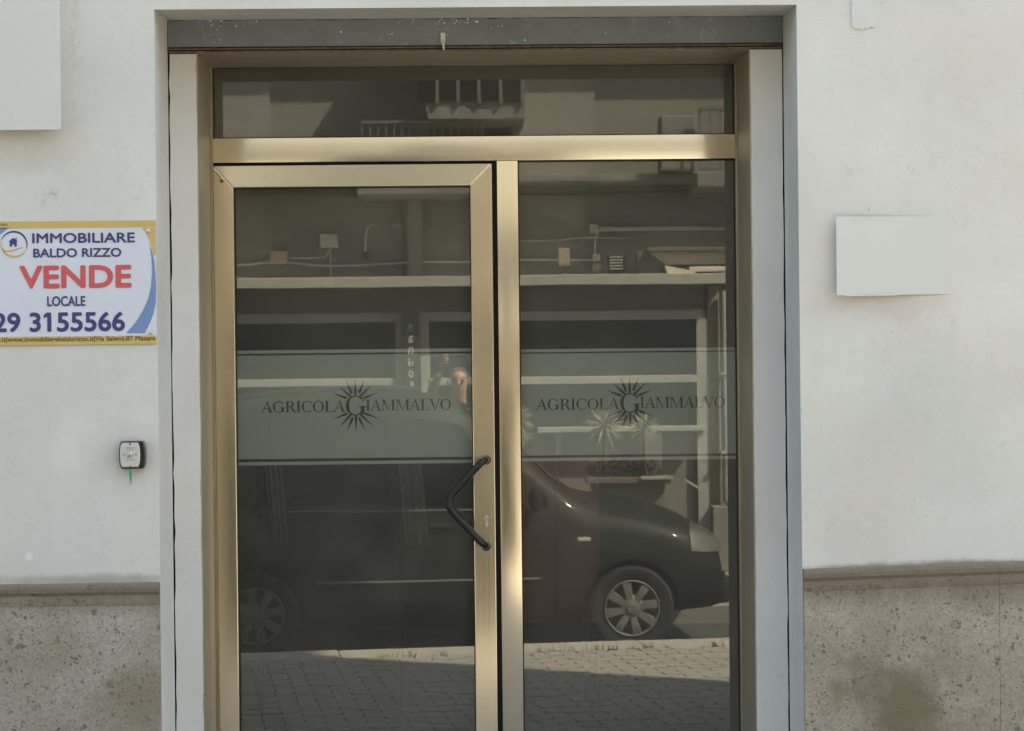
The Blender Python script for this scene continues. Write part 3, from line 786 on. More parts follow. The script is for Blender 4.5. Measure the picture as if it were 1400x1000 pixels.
flat('logo_house', [[(hx-5*s, hz-6*s), (hx-1.6*s, hz-6*s), (hx-1.6*s, hz+1*s), (hx-5*s, hz+1*s)], [(hx+1.4*s, hz-6*s), (hx+4.8*s, hz-6*s), (hx+4.8*s, hz+1*s), (hx+1.4*s, hz+1*s)], [(hx-1.6*s, hz-3.2*s), (hx+1.4*s, hz-3.2*s), (hx+1.4*s, hz+1*s), (hx-1.6*s, hz+1*s)], [(hx-6.5*s, hz+1*s), (hx+6.5*s, hz+1*s), (hx, hz+6.2*s)], [(hx+3*s, hz+3*s), (hx+4.6*s, hz+3*s), (hx+4.6*s, hz+6.2*s), (hx+3*s, hz+6.2*s)]], y3, m_sn)
def line(body, px0, px1, py0, py1, mat, bold):
    xm = (max(px0, 0)+px1)/2
    zt, zbm = Q(xm, py0)[1], Q(xm, py1)[1]
    fontmesh('lettering', body, Q(px0, (py0+py1)/2)[0], Q(px1, (py0+py1)/2)[0], zbm, zt, y2, mat, sg, bold)
line('IMMOBILIARE', 44, 184.5, 318.5, 332.5, m_sn, .035)
line('BALDO RIZZO', 45.5, 166, 339.5, 352, m_sn, .035)
line('VENDE', 26.5, 180, 363, 394.5, m_sr, .045)
line('LOCALE', 64.5, 117, 405, 419, m_sn, .03)
line('29 3155566', -9, 171, 427, 454, m_sn, .035)
line('e.it|www.immobiliarebaldorizzo.it|Via Salemi,87 Mazara', -4, 212.5, 460.2, 468.6, m_sbr, .02)
line('aldo', -6, 10.5, 305.3, 309, m_sbr, .012)
flat('lettering', [zz([(282, 722), (309, 700), (309, 728), (289, 742)])], y2, m_sn)
for px, py in ((202.6, 316), (206, 455)):
    x, z = Q(px, py); MB().lathe([(0, -.004), (.004, -.0035), (.0075, -.0015), (.0075, 0)], (x, ys-.0018, z), 'y', 14).build('screw', m_zinc, sg, smooth=True)

# key switch
kx0, kx1, kz1, kz0 = P(164.5, 622, YW)[0], P(200.5, 622, YW)[0], P(182, 603, YW)[1], P(182, 640.5, YW)[1]
ks = thing('key_switch', ((kx0+kx1)/2, YW, (kz0+kz1)/2), 'small black and cream shutter key switch box left of the door', 'switch')
def barrel(x0, x1, z0, z1, bul, y0, y1, b=.004):
    xm = (x0+x1)/2; n = 8; pts = []
    for i in range(n+1): t = i/n; pts.append((x1-b*(abs(2*t-1)**6)+bul*math.sin(math.pi*t)-bul, z0+(z1-z0)*t))
    for i in range(n+1): t = i/n; pts.append((x0+b*(abs(2*t-1)**6)-bul*math.sin(math.pi*t)+bul, z1-(z1-z0)*t))
    return MB().prism(pts, y0, y1)
o = barrel(kx0, kx1, kz0, kz1, .004, YW-.034, YW+.001).build('case', m_black, ks); md = o.modifiers.new('bevel', 'BEVEL'); md.width = .004; md.segments = 3
m_cream = simple('cream_plate', (.62, .60, .55), .5, 0, .06, 30)
fx0, fx1 = P(166.5, 622, YW)[0], P(194, 622, YW)[0]
o = barrel(fx0, fx1, kz0+.006, kz1-.005, .003, YW-.040, YW-.0345).build('face_plate', m_cream, ks); md = o.modifiers.new('bevel', 'BEVEL'); md.width = .002; md.segments = 2
fm = (fx0+fx1)/2; kz = (kz0+kz1)/2+.002
MB().lathe([(0, -.007), (.0055, -.007), (.0085, -.005), (.010, 0)], (fm+.001, YW-.040, kz), 'y', 20).build('key_cylinder', m_zinc, ks, smooth=True)
MB().box(fm+.0004, fm+.0016, YW-.0478, YW-.0468, kz-.004, kz+.004).build('key_slot', m_gap, ks)
MB().box(fm-.0015, fm+.003, YW-.0412, YW-.0402, kz1-.012, kz1-.0055).build('notch', m_gap, ks); MB().box(fm-.0010, fm+.002, YW-.0412, YW-.0402, kz0+.0065, kz0+.012).build('notch', m_gap, ks)
m_pgrey = simple('printed_grey', (.30, .27, .25), .6)
b = MB()
for k, (a, c_, zz_) in enumerate(((-.015, .017, .022), (-.013, .014, .016), (-.012, -.004, -.020), (.004, .015, -.020))):
    for i in range(6): 
        x = fm+a+(c_-a)*i/6; b.box(x, x+(c_-a)/6*.75, YW-.0405, YW-.0401, kz+zz_, kz+zz_+.0025)
for s_ in (-1, 1): b.prism([(fm+s_*.0205, kz-.006), (fm+s_*.0245, kz), (fm+s_*.0205, kz+.006), (fm+s_*.018, kz)], YW-.0405, YW-.0401)
b.build('print', m_pgrey, ks)
m_green = simple('green_tape', (.03, .36, .17), .5)
x, z = P(178.3, 641, YW-.03); 
V = []; F = []
for i, (dz, w0, dy) in enumerate(((0.006, .0045, .0), (-.014, .0048, -.004), (-.034, .0040, -.002), (-.050, .0022, .004), (-.057, .0008, .006))):
    V += [(x-w0+.0005*i, YW-.030+dy, z+dz), (x+w0, YW-.030+dy, z+dz), (x+w0, YW-.0288+dy, z+dz), (x-w0+.0005*i, YW-.0288+dy, z+dz)]
for i in range(4):
    for k in range(4): F.append((4*i+k, 4*i+(k+1) % 4, 4*i+4+(k+1) % 4, 4*i+4+k))
F += [(0, 1, 2, 3), (16, 17, 18, 19)]
tp = mk('green_tape', V, F, m_green, None, origin=(x, YW-.03, z)); tag(tp, 'strip of green tape hanging below the key switch', 'tape')

# blank white panels
def panel(px0, py0, px1, py1, th_, label, lift=0.):
    x0, z1_ = P(px0, py0, YW-th_); x1, z0_ = P(px1, py1, YW-th_)
    r_ = thing('pale_panel', (x0, YW, z0_), label, 'panel', 'blank white panels on the wall')
    MB().bbox(x0, x1, YW-th_, YW-th_+.004, z0_, z1_, .001).build('sheet', m_panel, r_)
    MB().box(x0+.02, x1-.02, YW-th_+.004, YW+.001, z0_+.02, z1_-.02).build('backing', m_panel, r_)
    return r_, x0, x1, z0_, z1_
panel(-60, -70, 83, 177.5, .045, 'large blank white panel cut by the upper corner, above the VENDE banner')
x0, z1_ = P(1143, 296.5, YW-.03); x1, z0_ = P(1300, 402.5, YW-.003)
r_ = thing('pale_panel', (x0, YW, z0_), 'small blank white panel right of the door, its right edge flush with the plaster', 'panel', 'blank white panels on the wall')
n = 16; V = []; F = []
for i in range(n+1):
    t = i/n; d = .030*(1-t)**1.3+.0015; x = x0+(x1-x0)*t
    V += [(x, YW-d, z0_), (x, YW-d, z1_), (x, YW-d+.0014 if i == n else YW-d+.002, z1_), (x, YW-d+.0014 if i == n else YW-d+.002, z0_)]
for i in range(n):
    for k in range(4): F.append((4*i+k, 4*i+(k+1) % 4, 4*i+4+(k+1) % 4, 4*i+4+k))
F += [(0, 1, 2, 3), (4*n, 4*n+1, 4*n+2, 4*n+3)]
o = mk('sheet', V, F, m_panel, r_); bm = bmesh.new(); bm.from_mesh(o.data); bmesh.ops.recalc_face_normals(bm, faces=bm.faces); bm.to_mesh(o.data); bm.free()
MB().box(x0+.02, x0+.05, YW-.026, YW+.001, z0_+.03, z1_-.03).build('backing', m_panel, r_)
MB().prism([(x0+.03, z0_-.004), (x0+.20, z0_-.003), (x1-.16, z0_+.002), (x0+.03, z0_+.002)], YW-.029, YW-.0275).build('curled_edge', m_paper, r_)
# torn paper strip
xa, xb = xat(1164, 20, YW), xat(1196, 20, YW); zt_ = zat(1180, -60, YW); zb1 = zat(1180, 40, YW)
prof = [(xa, zt_), (xb, zt_), (xb, zb1+.012), (xb-.006, zb1+.004), (xb-.016, zb1+.008), (xb-.028, zb1-.001), (xb-.034, zb1+.004), (xb-.044, zb1-.003), (xa+.022, zb1+.002), (xa+.010, zb1+.000), (xa+.004, zb1+.008), (xa, zb1+.012)]
tp = MB().prism(prof, YW-.0045, YW+.0005).build('cable_cover', m_panel, None, origin=((xa+xb)/2, YW, zb1)); tag(tp, 'white painted trunking strip with a ragged end above the small panel', 'trunking')
ch = MB()
for dx, dz, r2 in ((.030, .004, .005), (.012, .004, .004), (-.075/4, -.010, .004), (.058, .012, .006), (.052, .008, .004)):
    ch.lathe([(0, -.002), (r2*.6, -.0015), (r2, 0)], (xa+dx, YW-.0006 if dx < 0 else YW-.005, zb1+dz), 'y', 6)
o = ch.build('chipped_plaster', simple('chip_dark', (.10, .09, .08), .9), tp); tag(o, kind='stuff')

# ------------------------------------------------------------------ inside the shop, dim behind the glass
m_redcab = simple('dark_red_lacquer', (.55, .085, .05), .5, 0, .08)
m_pale = simple('pale_cloth', (.55, .53, .47), .9, 0, .08)
m_dark = simple('dark_laminate', (.022, .021, .02), .5)
yi = 1.6
x0, x1 = P(700, 700, yi)[0], P(819, 700, yi)[0]; z1_ = P(760, 622, yi)[1]
cb = thing('cabinet', ((x0+x1)/2, yi, FLOOR), 'dark red cabinet standing inside behind the fixed side pane', 'cabinet')
zc_ = P(760, 852, yi)[1]
MB().bbox(x0, x1, yi, yi+.5, zc_, z1_, .006).build('body', m_redcab, cb)
for lx in (x0+.03, x1-.03):
    for ly in (yi+.04, yi+.46): MB().bbox(lx-.02, lx+.02, ly-.02, ly+.02, FLOOR, zc_, .003).build('leg', m_dark, cb)
xm = (x0+x1)/2
for a, b_ in ((x0+.01, xm-.003), (xm+.003, x1-.01)):
    MB().bbox(a, b_, yi-.02, yi-.001, zc_+.03, z1_-.03, .004).build('door', m_redcab, cb)
yi = 1.2
x0, x1 = P(352, 700, yi)[0], P(545, 700, yi)[0]; z1_ = P(450, 690, yi)[1]
ct = thing('counter', ((x0+x1)/2, yi, FLOOR), 'dark low counter standing inside behind the glass door', 'counter')
MB().bbox(x0, x1, yi+.05, yi+.55, FLOOR, z1_-.03, .01).build('body', m_dark, ct); MB().bbox(x0-.02, x1+.02, yi, yi+.6, z1_-.03, z1_, .006).build('worktop', m_dark, ct)
def drape(px0, px1, py0, py1, yi, label):
    x0, x1 = P(px0, 600, yi)[0], P(px1, 600, yi)[0]; z1_, z0_ = P(px0, py0, yi)[1], P(px0, py1, yi)[1]
    V = []; F = []; n = 24
    for i in range(n+1):
        t = i/n; V += [(x0+(x1-x0)*t, yi+.02*math.sin(t*19), z1_), (x0+.03+(x1-x0)*t*1.05, yi+.03*math.sin(t*19+.4), z0_)]
    for i in range(n): F.append((2*i, 2*i+1, 2*i+3, 2*i+2))
    o = mk('drape', V, F, m_pale, None, True, origin=((x0+x1)/2, yi, z0_)); md = o.modifiers.new('s', 'SOLIDIFY'); md.thickness = .004
    tag(o, label, 'curtain')
drape(362, 384, 634, 745, 1.0, 'pale drape hanging inside at the hinge side of the glass door')
drape(545, 576, 634, 746, 1.0, 'pale drape hanging inside beside the door handle')
yi = 2.2
x0, x1 = P(318, 700, yi)[0], P(350, 700, yi)[0]
pb = MB().bbox(x0-.3, x1, yi, yi+.4, FLOOR, P(340, 634, yi)[1], .01).build('display_plinth', m_pale, None, origin=(x0, yi, FLOOR)); tag(pb, 'pale plinth inside at the left edge of the glass door', 'plinth')

# ------------------------------------------------------------------ opposite facade
YF2 = -13.2
m_fac = plaster('opposite_plaster', (.245, .24, .215)); m_facsun = plaster('opposite_plaster_sunlit', (.29, .28, .26)); m_facd = simple('grey_render', (.20, .195, .18), .9, 0, .15, 3)
m_wwhite = simple('white_frames', (.40, .40, .37), .6, 0, .12, 4)
m_wgrey = simple('weathered_frames', (.13, .13, .12), .6, 0, .1)
m_dglass = newmat('dark_window')[0]
b = m_dglass.node_tree.nodes['Principled BSDF']; b.inputs['Base Color'].default_value = (.012, .014, .014, 1); b.inputs['Roughness'].default_value = .08
ob = thing('opposite_building', (0, YF2, 0), 'grey rendered house across the street with balconies, mirrored in the glass', 'building')
MB().box(-16, 16, YF2-6, YF2, -.2, 11).build('wall', m_fac, ob)
def wx(px, Y=YF2): return W(px, 300, Y)[0]
def wz(py, Y=YF2): return W(645, py, Y)[1]
MB().box(wx(230), wx(371), YF2, YF2+.03, 3.65, 5.75).build('pale_panel', m_facsun, ob)  # sunlit patches of the facade put into the colour as paler panels
b = MB(); b.prism([(wx(652), 3.65), (wx(797), 3.2), (wx(815), wz(140)+.1), (wx(820), 5.75), (wx(652), 5.75)], YF2, YF2+.032); b.build('pale_panel', m_facsun, ob)
MB().bbox(-16, 16, YF2, YF2+(5.85-wz(140))/2.46, 5.85, 6.05, .01).build('shade_cornice', m_facd, ob)  # out of view; depth chosen so its shadow darkens the upper facade
MB().bbox(-16, 16, YF2, YF2+.55, wz(256), wz(246), .01).build('string_course', m_facd, ob)
MB().box(-16, 16, YF2, YF2+.02, wz(330), wz(256)).build('render_band', m_facd, ob)
MB().box(wx(560), wx(580), YF2+.02, YF2+.10, .2, wz(256)).build('pilaster', m_fac, ob)
# closed bay window, top centre
Yb = -12.3
bayx0, bayx1 = wx(566, Yb), wx(722, Yb)
bz0, bz1 = wz(162, Yb), 5.55
MB().prism([(bayx0+.15, bz0), (bayx1-.02, bz0), (bayx1, bz1), (bayx0-.12, bz1)], YF2, Yb).build('bay', m_facd, ob)
n = 5; wz0, wz1 = wz(139, Yb), wz(100, Yb)+.25
for i in range(n):
    a = bayx0+.05+(bayx1-bayx0-.08)*i/n; c_ = a+(bayx1-bayx0-.08)/n-.035
    f = MB(); f.box(a, c_, Yb, Yb+.02, wz0, wz1); f.build('window', m_dglass, ob)
    fr = MB(); fr.box(c_, c_+.035, Yb, Yb+.04, wz0-.02, wz1); fr.build('window_frame', m_wgrey, ob)
MB().tube([(wx(640, Yb), Yb+.05, wz(146, Yb)), (wx(645, Yb), Yb+.08, wz(149, Yb)), (wx(672, Yb), Yb+.08, wz(149, Yb)), (wx(676, Yb), Yb+.05, wz(146, Yb))], .012, 6).build('rail', m_black, ob)
# two railed balconies
def overhang(px0, px1, pyt, pyb, Yd, step):
    xa, xb = wx(px0, Yd), wx(px1, Yd); zt, zb = wz(pyt, Yd), wz(pyb, Yd)
    MB().bbox(xa-.03, xb+.03, YF2, Yd+.03, zb-.16, zb-.02, .01).build('balcony_slab', m_facd, ob)
    MB().box(xa, xb, Yd-.02, Yd+.02, zt-.03, zt).build('balcony_rail', m_wgrey, ob)
    MB().box(xa, xb, Yd-.02, Yd+.02, zb, zb+.02).build('balcony_rail', m_wgrey, ob)
    bar = None; x = xa
    while x <= xb:
        if bar is None: bar = MB().box(xa-.008, xa+.008, Yd-.008, Yd+.008, zb, zt).build('baluster', m_wgrey, ob); o = bar
        else:
            o = bar.copy(); COL.objects.link(o); o.location.x = x-xa
        x += step
overhang(496, 662, 164, 243, -12.4, .078)
overhang(958, 1100, 150, 236, -12.4, .10)
MB().bbox(wx(905, -12.5), wx(953, -12.5), -12.9, -12.5, wz(236, -12.5), wz(160, -12.5), .02).build('balcony_cabinet', m_facd, ob)
# shutters/doors giving on the balconies
MB().box(wx(590), wx(700), YF2, YF2+.04, 3.65, wz(150)).build('balcony_door', m_dglass, ob)
# boxes, conduits and cables under the string course
yc = YF2+.06
m_pgrey2 = simple('grey_box', (.50, .49, .45), .5); m_copper = simple('tan_box', (.42, .33, .24), .6)
def boxat(px0, py0, px1, py1, d, mat, name, par=ob, lab=None):
    return MB().bbox(wx(px0), wx(px1), YF2+.02, YF2+.02+d, wz(py1), wz(py0), .008).build(name, mat, par, smooth=True)
boxat(441, 319, 466, 338, .12, m_pgrey2, 'junction_box'); boxat(374, 342, 397, 359, .12, m_copper, 'junction_box')
boxat(805, 309, 817, 321, .08, m_pgrey2, 'junction_box'); boxat(808, 350, 819, 360, .10, m_pgrey2, 'junction_box'); boxat(808, 363, 819, 374, .10, m_copper, 'junction_box')
def cable(name, pts, r_, mat):
    MB().tube(catmull([(wx(a), yc, wz(b_)) for a, b_ in pts], 6), r_, 6).build(name, mat, ob, smooth=True)
cable('conduit', [(398, 351), (440, 351), (449, 348), (452, 339)], .010, m_pgrey2); cable('conduit', [(455, 338), (455, 395)], .010, m_pgrey2)
cable('cable', [(322, 360), (350, 358), (374, 356), (400, 357), (450, 362), (520, 361), (580, 358), (648, 358), (700, 356), (808, 358)], .013, m_pgrey2)
cable('conduit', [(812, 350), (813, 330), (818, 320), (830, 317), (1060, 318)], .013, m_pgrey2); cable('conduit', [(820, 314), (1060, 315)], .010, m_pgrey2)
cable('cable', [(700, 266), (740, 268), (790, 269), (880, 266), (1060, 268)], .010, m_black)
cable('cable', [(320, 268), (400, 264), (520, 268), (648, 262)], .008, m_black)
cable('string_lights', [(700, 331), (760, 330), (800, 327), (860, 329)], .009, m_wwhite)
cable('lamp_bracket', [(503, 350), (503, 332), (505, 312), (511, 307), (518, 307)], .014, m_pgrey2); cable('lamp_bracket', [(540, 307), (548, 308), (551, 318)], .012, m_pgrey2)
x, z = wx(504), wz(349); MB().lathe([(0, -.03), (.035, -.02), (.04, .03), (0, .05)], (x, yc, z), 'y', 12).build('lamp_head', m_black, ob)

# ------------------------------------------------------------------ veranda of the cafe opposite
YV = -11.0
vr = thing('veranda', (0, YV, 0), 'white framed cafe veranda with sash windows and flat roof across the street', 'veranda')
vx = lambda px: W(px, 450, YV)[0]
vz = lambda py, Y=YV: W(645, py, Y)[1]
m_beam = simple('cream_fascia', (.46, .43, .37), .7, 0, .12, 8); m_soff = simple('brown_soffit', (.16, .14, .115), .8, 0, .1)
XL, XR = vx(-120), vx(992)
MB().bbox(XL, XR+.03, YV+.30, YV+.36, vz(392, YV+.3), vz(377.5, YV+.3), .006).build('fascia', m_beam, vr)
MB().box(XL, XR, YF2, YV+.30, vz(383, YV+.3), vz(381, YV+.3)+.01).build('roof', m_beam, vr)
MB().box(XL, XR, YV-.02, YV+.04, vz(428), vz(392)).build('soffit_board', m_soff, vr)
MB().bbox(XL, vx(958), YV+.04, YV+.10, vz(440), vz(427), .004).build('header', m_wwhite, vr)
for a, b_ in ((vx(544), vx(553.5)), (vx(577.5), vx(590)), (vx(950), vx(966)), (vx(166), vx(180))):
    MB().bbox(a, b_, YV+.04, YV+.11, 0, vz(440), .004).build('post', m_wwhite, vr)
MB().box(vx(553.6), vx(577.4), YV+.02, YV+.06, 0, vz(440)).build('post_infill', m_wwhite, vr)
for (a, b_) in ((XL, vx(166)), (vx(180), vx(544)), (vx(590), vx(950))):
    MB().box(a, b_, YV+.055, YV+.065, vz(588), vz(440)).build('window_pane', m_dglass, vr)
    MB().bbox(a, b_, YV+.05, YV+.12, vz(526.5), vz(516), .006).build('sash_rail', m_wwhite, vr)
for (a, b_) in ((XL, vx(544)), (vx(733), vx(960))):
    MB().bbox(a, b_, YV+.06, YV+.22, vz(592), vz(585), .005).build('sill_board', m_wwhite, vr)
m_low = simple('low_wall_render', (.23, .22, .195), .9, 0, .1)
MB().box(XL, vx(962), YV-.05, YV+.05, 0, vz(592)).build('low_wall', m_low, vr)
MB().bbox(vx(758), vx(765), YV+.06, YV+.12, vz(622), vz(593), .003).build('bracket', m_wwhite, vr)
MB().bbox(vx(966), vx(982), YV-.15, YV+.09, 0, vz(395), .01).build('pillar', simple('pillar_render', (.30, .26, .21), .9), vr)
pp = [(vx(987), YV+.16, vz(402)), (vx(987), YV+.16, vz(470)), (vx(988), YV+.165, vz(600)), (vx(988), YV+.16, vz(684)), (vx(991), YV+.20, vz(689)), (vx(994), YV+.26, vz(690))]
o = MB().tube(pp, .038, 12).build('downpipe', m_wwhite, vr, smooth=True)
for py in (515, 622): MB().bbox(vx(981), vx(994), YV+.10, YV+.21, vz(py+2), vz(py-2), .002).build('pipe_bracket', m_wwhite, vr)
MB().bbox(vx(966), vx(1010), YV+.0, YV+.34, 0, vz(693), .01).build('plinth', m_low, vr)
MB().prism([(vx(930), vz(655)), (vx(958), vz(672)), (vx(958), vz(676)), (vx(930), vz(659))], YV+.22, YV+.30).build('stair_rail', m_wwhite, vr)
# steep little roof with pale folded awning at the right
aw = thing('awning', (vx(940), YV, vz(392)), 'pale folded awning roof at the right end of the veranda', 'awning')
m_canvas = simple('cream_canvas', (.66, .60, .50), .8, 0, .08, 14, .3, 30)
ya = YV+.05
MB().prism([(vx(872), vz(348)), (vx(884), vz(345)), (vx(912), vz(368)), (vx(918), vz(387)), (vx(908), vz(387)), (vx(872), vz(378))], ya-1.2, ya+.02).build('side_panel', m_soff, aw)
MB().prism([(vx(884), vz(346)), (vx(1100), vz(350)), (vx(1100), vz(366)), (vx(910), vz(366))], ya-.8, ya+.06).build('canvas', m_canvas, aw)
MB().bbox(vx(884), vx(1100), ya-.6, ya+.16, vz(349), vz(343), .01).build('front_bar', m_soff, aw)
MB().prism([(vx(908), vz(367)), (vx(950), vz(376)), (vx(940), vz(383)), (vx(914), vz(388))], ya, ya+.12).build('canvas_fold', m_canvas, aw)
MB().bbox(vx(940), vx(1100), ya-.3, ya+.12, vz(376), vz(369), .01).build('rolled_canvas', m_canvas, aw)
# clutter standing on the veranda roof
rl = thing('floodlight', (vx(770), YV, vz(377)), 'small rusty floodlight standing on the veranda roof', 'floodlight')
MB().bbox(vx(763), vx(778), YV+.1, YV+.2, vz(366), vz(342), .01).build('lamp_head', m_copper, rl); MB().tube([(vx(770), YV+.15, vz(379)), (vx(771), YV+.15, vz(364))], .012, 6).build('stem', m_rust, rl)
MB().tube([(vx(766), YV+.15, vz(343)), (vx(772), YV+.15, vz(312))], .006, 6).build('antenna', m_rust, rl)
ac = thing('condenser', (vx(840), YV, vz(377)), 'dark louvred air conditioning box on the veranda roof', 'air conditioner')
MB().bbox(vx(830), vx(856), YV-.1, YV+.2, vz(376), vz(352), .01).build('casing', m_dark, ac)
for i in range(5): MB().box(vx(832), vx(850), YV+.2, YV+.21, vz(372-i*4), vz(370.5-i*4)).build('louvre', m_pgrey2, ac)

# hanging vertical lettered board; letters read downwards
hb = thing('cafe_sign', (vx(565), YV+.2, vz(545)), 'tall narrow dark board with white letters between the veranda posts', 'sign')
hx0, hx1 = vx(553), vx(577); Yh = YV+.18
MB().prism([(hx0, vz(546)), (hx1, vz(546)), (hx1, vz(431)), (hx1-.03, vz(425)), (hx0+.03, vz(425)), (hx0, vz(431))], Yh-.05, Yh).build('board', simple('sign_board_dark', (.05, .053, .05), .5), hb)
m_let = simple('white_letter', (.62, .62, .6), .5)
for i, chx in enumerate('mandoRa'):
    pz = 449+i*15.3
    cu = bpy.data.curves.new('t', 'FONT'); cu.body = chx; cu.size = 1; cu.offset = .01; cu.resolution_u = 3; cu.extrude = .02
    to = bpy.data.objects.new('t', cu); COL.objects.link(to); dg = bpy.context.evaluated_depsgraph_get(); dg.update(); me = bpy.data.meshes.new_from_object(to.evaluated_get(dg))
    vv = [v.co.copy() for v in me.vertices]; ff = [tuple(p_.vertices) for p_ in me.polygons]; bpy.data.objects.remove(to); bpy.data.curves.remove(cu); bpy.data.meshes.remove(me)
    a0, a1 = min(v.x for v in vv), max(v.x for v in vv); b0, b1 = min(v.y for v in vv), max(v.y for v in vv)
    hw = 4.6/2; xc = 565
    xa, xb, za, zb2 = vx(xc+hw+1), vx(xc-hw-1), vz(pz+4.8), vz(pz-4.8)
    # the board faces the shop, so seen from there the text runs from +x to -x
    mk('letter', [(xa+(v.x-a0)/(a1-a0)*(xb-xa), Yh+.002+(v.z+.02)*.1, za+(v.y-b0)/(b1-b0)*(zb2-za)) for v in vv], ff, m_let, hb)

# planters and plants in front of the veranda
m_leaf = simple('yucca_leaf', (.21, .215, .15), .45, 0, .3, 30); m_redleaf = simple('reddish_leaf', (.075, .05, .038), .6, 0, .3, 40); m_bark = simple('bark', (.12, .09, .06), .9)
m_pot = simple('white_planter', (.36, .35, .32), .6)
def yucca(px, pyc, rr, label, seed):
    rnd = random.Random(seed); x = vx(px); y = YV+.65; zc = vz(pyc, y)
    r_ = thing('potted_yucca', (x, y, 0), label, 'plant', 'spiky plants along the veranda')
    MB().lathe([(0, 0), (.11, 0), (.15, .30), (.16, .32), (.14, .32), (.13, .28), (0, .28)], (x, y, 0), 'z', 18).build('pot', m_pot, r_, smooth=True)
    MB().tube([(x, y, .25), (x+.01, y, zc*.6), (x, y, zc-.02)], [.03, .022, .018], 8).build('trunk', m_bark, r_)
    b = MB()
    for k in range(130):
        d = Vector((rnd.gauss(0, 1), rnd.gauss(0, 1), rnd.gauss(.15, 1))).normalized(); ln = rnd.uniform(.65, 1.)*rr
        sd_ = d.cross(Vector((rnd.random(), rnd.random(), rnd.random()))).normalized()*.006; c0 = Vector((x, y, zc)); sag = Vector((0, 0, -.12*ln))
        b.add([c0-sd_*.6, c0+sd_*.6, c0+d*ln*.5+sd_, c0+d*ln*.5-sd_, c0+d*ln+sag], [(0, 1, 2, 3), (3, 2, 4)])
    b.build('leaves', m_leaf, r_, fix=False)
yucca(702, 575, .22, 'spiky yucca nearest the veranda windscreen gap, half behind the door mullion', 1)
yucca(818, 584, .26, 'spiky yucca in front of the white sill, middle of the row', 2)
yucca(872, 588, .20, 'spiky yucca right of the middle one, before the white sill', 3)
px0, px1 = 800, 916; yq = YV+.9
hd = thing('flower_trough', (vx(860), yq, 0), 'white planter trough filled with reddish hedge plants', 'planter')
MB().bbox(W(px0, 650, yq)[0], W(px1, 650, yq)[0], yq-.15, yq+.15, vz(663, yq), vz(654, yq), .01).build('trough', m_soff, hd)
MB().bbox(W(874, 650, yq)[0], W(px1, 650, yq)[0]+.01, yq+.152, yq+.19, vz(657, yq), vz(652.5, yq), .004).build('rim_board', m_wwhite, hd)
MB().bbox(W(px0, 650, yq)[0]+.05, W(px1, 650, yq)[0]-.05, yq-.1, yq+.1, 0, vz(663, yq), .01).build('stand', m_soff, hd)
b = MB(); rnd = random.Random(4)
for k in range(900):
    x = rnd.uniform(W(px0+2, 650, yq)[0], W(px1-18, 650, yq)[0]); z = rnd.uniform(vz(654, yq), vz(632, yq)); y = yq+rnd.uniform(-.13, .13)
    blade(b, x, y, z, rnd.uniform(.03, .06), .008, rnd.uniform(0, 6.28), rnd.uniform(.3, 1.5), .5, 2)
tag(b.build('foliage', m_redleaf, hd, fix=False), kind='stuff')
mb_ = thing('menu_board', (vx(885), YV+.3, 0), 'pale notice panel on a post standing behind the trough', 'notice board')
MB().bbox(vx(874), vx(900), YV+.28, YV+.31, vz(640), vz(597), .003).build('panel', simple('notice', (.13, .13, .12), .6), mb_); MB().box(vx(886), vx(888), YV+.29, YV+.305, 0, vz(640)).build('post', m_wwhite, mb_)

# ------------------------------------------------------------------ parked people carrier (between camera and pavement)
m_paint = newmat('dark_green_car_paint')[0]; b = m_paint.node_tree.nodes['Principled BSDF']
b.inputs['Base Color'].default_value = (.014, .018, .015, 1); b.inputs['Roughness'].default_value = .5; b.inputs['Specular IOR Level'].default_value = .12; b.inputs['Coat Weight'].default_value = .16; b.inputs['Coat Roughness'].default_value = .05
m_tyre = simple('tyre_rubber', (.010, .010, .010), .8); m_cap = simple('hubcap_grey', (.17, .163, .15), .6, .1); m_trim = simple('bumper_trim', (.02, .021, .021), .55)
m_lens = simple('headlight_lens', (.15, .15, .14), .12, .3); m_amber = simple('indicator_lens', (.60, .55, .45), .2); m_chrome = simple('bright_trim', (.10, .10, .095), .4, .0)
ZR = -.13
WXr, WXf = W(352, 840, -6.45)[0], W(865, 831, -6.62)[0]
WB = WXf-WXr
CR = thing('parked_car', (WXr, -6.44, ZR), 'dark green people carrier parked at the kerb facing right, mirrored in the door', 'car', rz=R(-3.6))
# stations: x, z bottom, z belt, z top, half-width low, half-width belt, half-width roof edge
ST = [(-.74, .36, .80, .88, .72, .70, .55), (-.70, .30, .94, 1.04, .80, .77, .60), (-.60, .27, 1.0, 1.30, .83, .79, .61), (-.42, .26, 1.01, 1.54, .845, .80, .62),
      (-.15, .25, 1.01, 1.665, .85, .81, .63), (.35, .24, 1.01, 1.72, .85, .82, .64), (.90, .24, 1.00, 1.735, .85, .82, .645), (1.25, .24, 1.0, 1.715, .85, .82, .64),
      (1.50, .24, 1.0, 1.63, .85, .82, .63), (1.80, .24, .99, 1.42, .85, .81, .66), (2.10, .24, .98, 1.165, .85, .80, .70), (2.30, .25, .95, 1.07, .85, .79, .66),
      (2.65, .26, .90, 1.00, .84, .77, .60), (2.92, .27, .84, .92, .82, .74, .55), (3.08, .28, .76, .82, .77, .69, .5), (3.17, .30, .64, .70, .70, .62, .45), (3.20, .34, .50, .55, .62, .55, .4)]
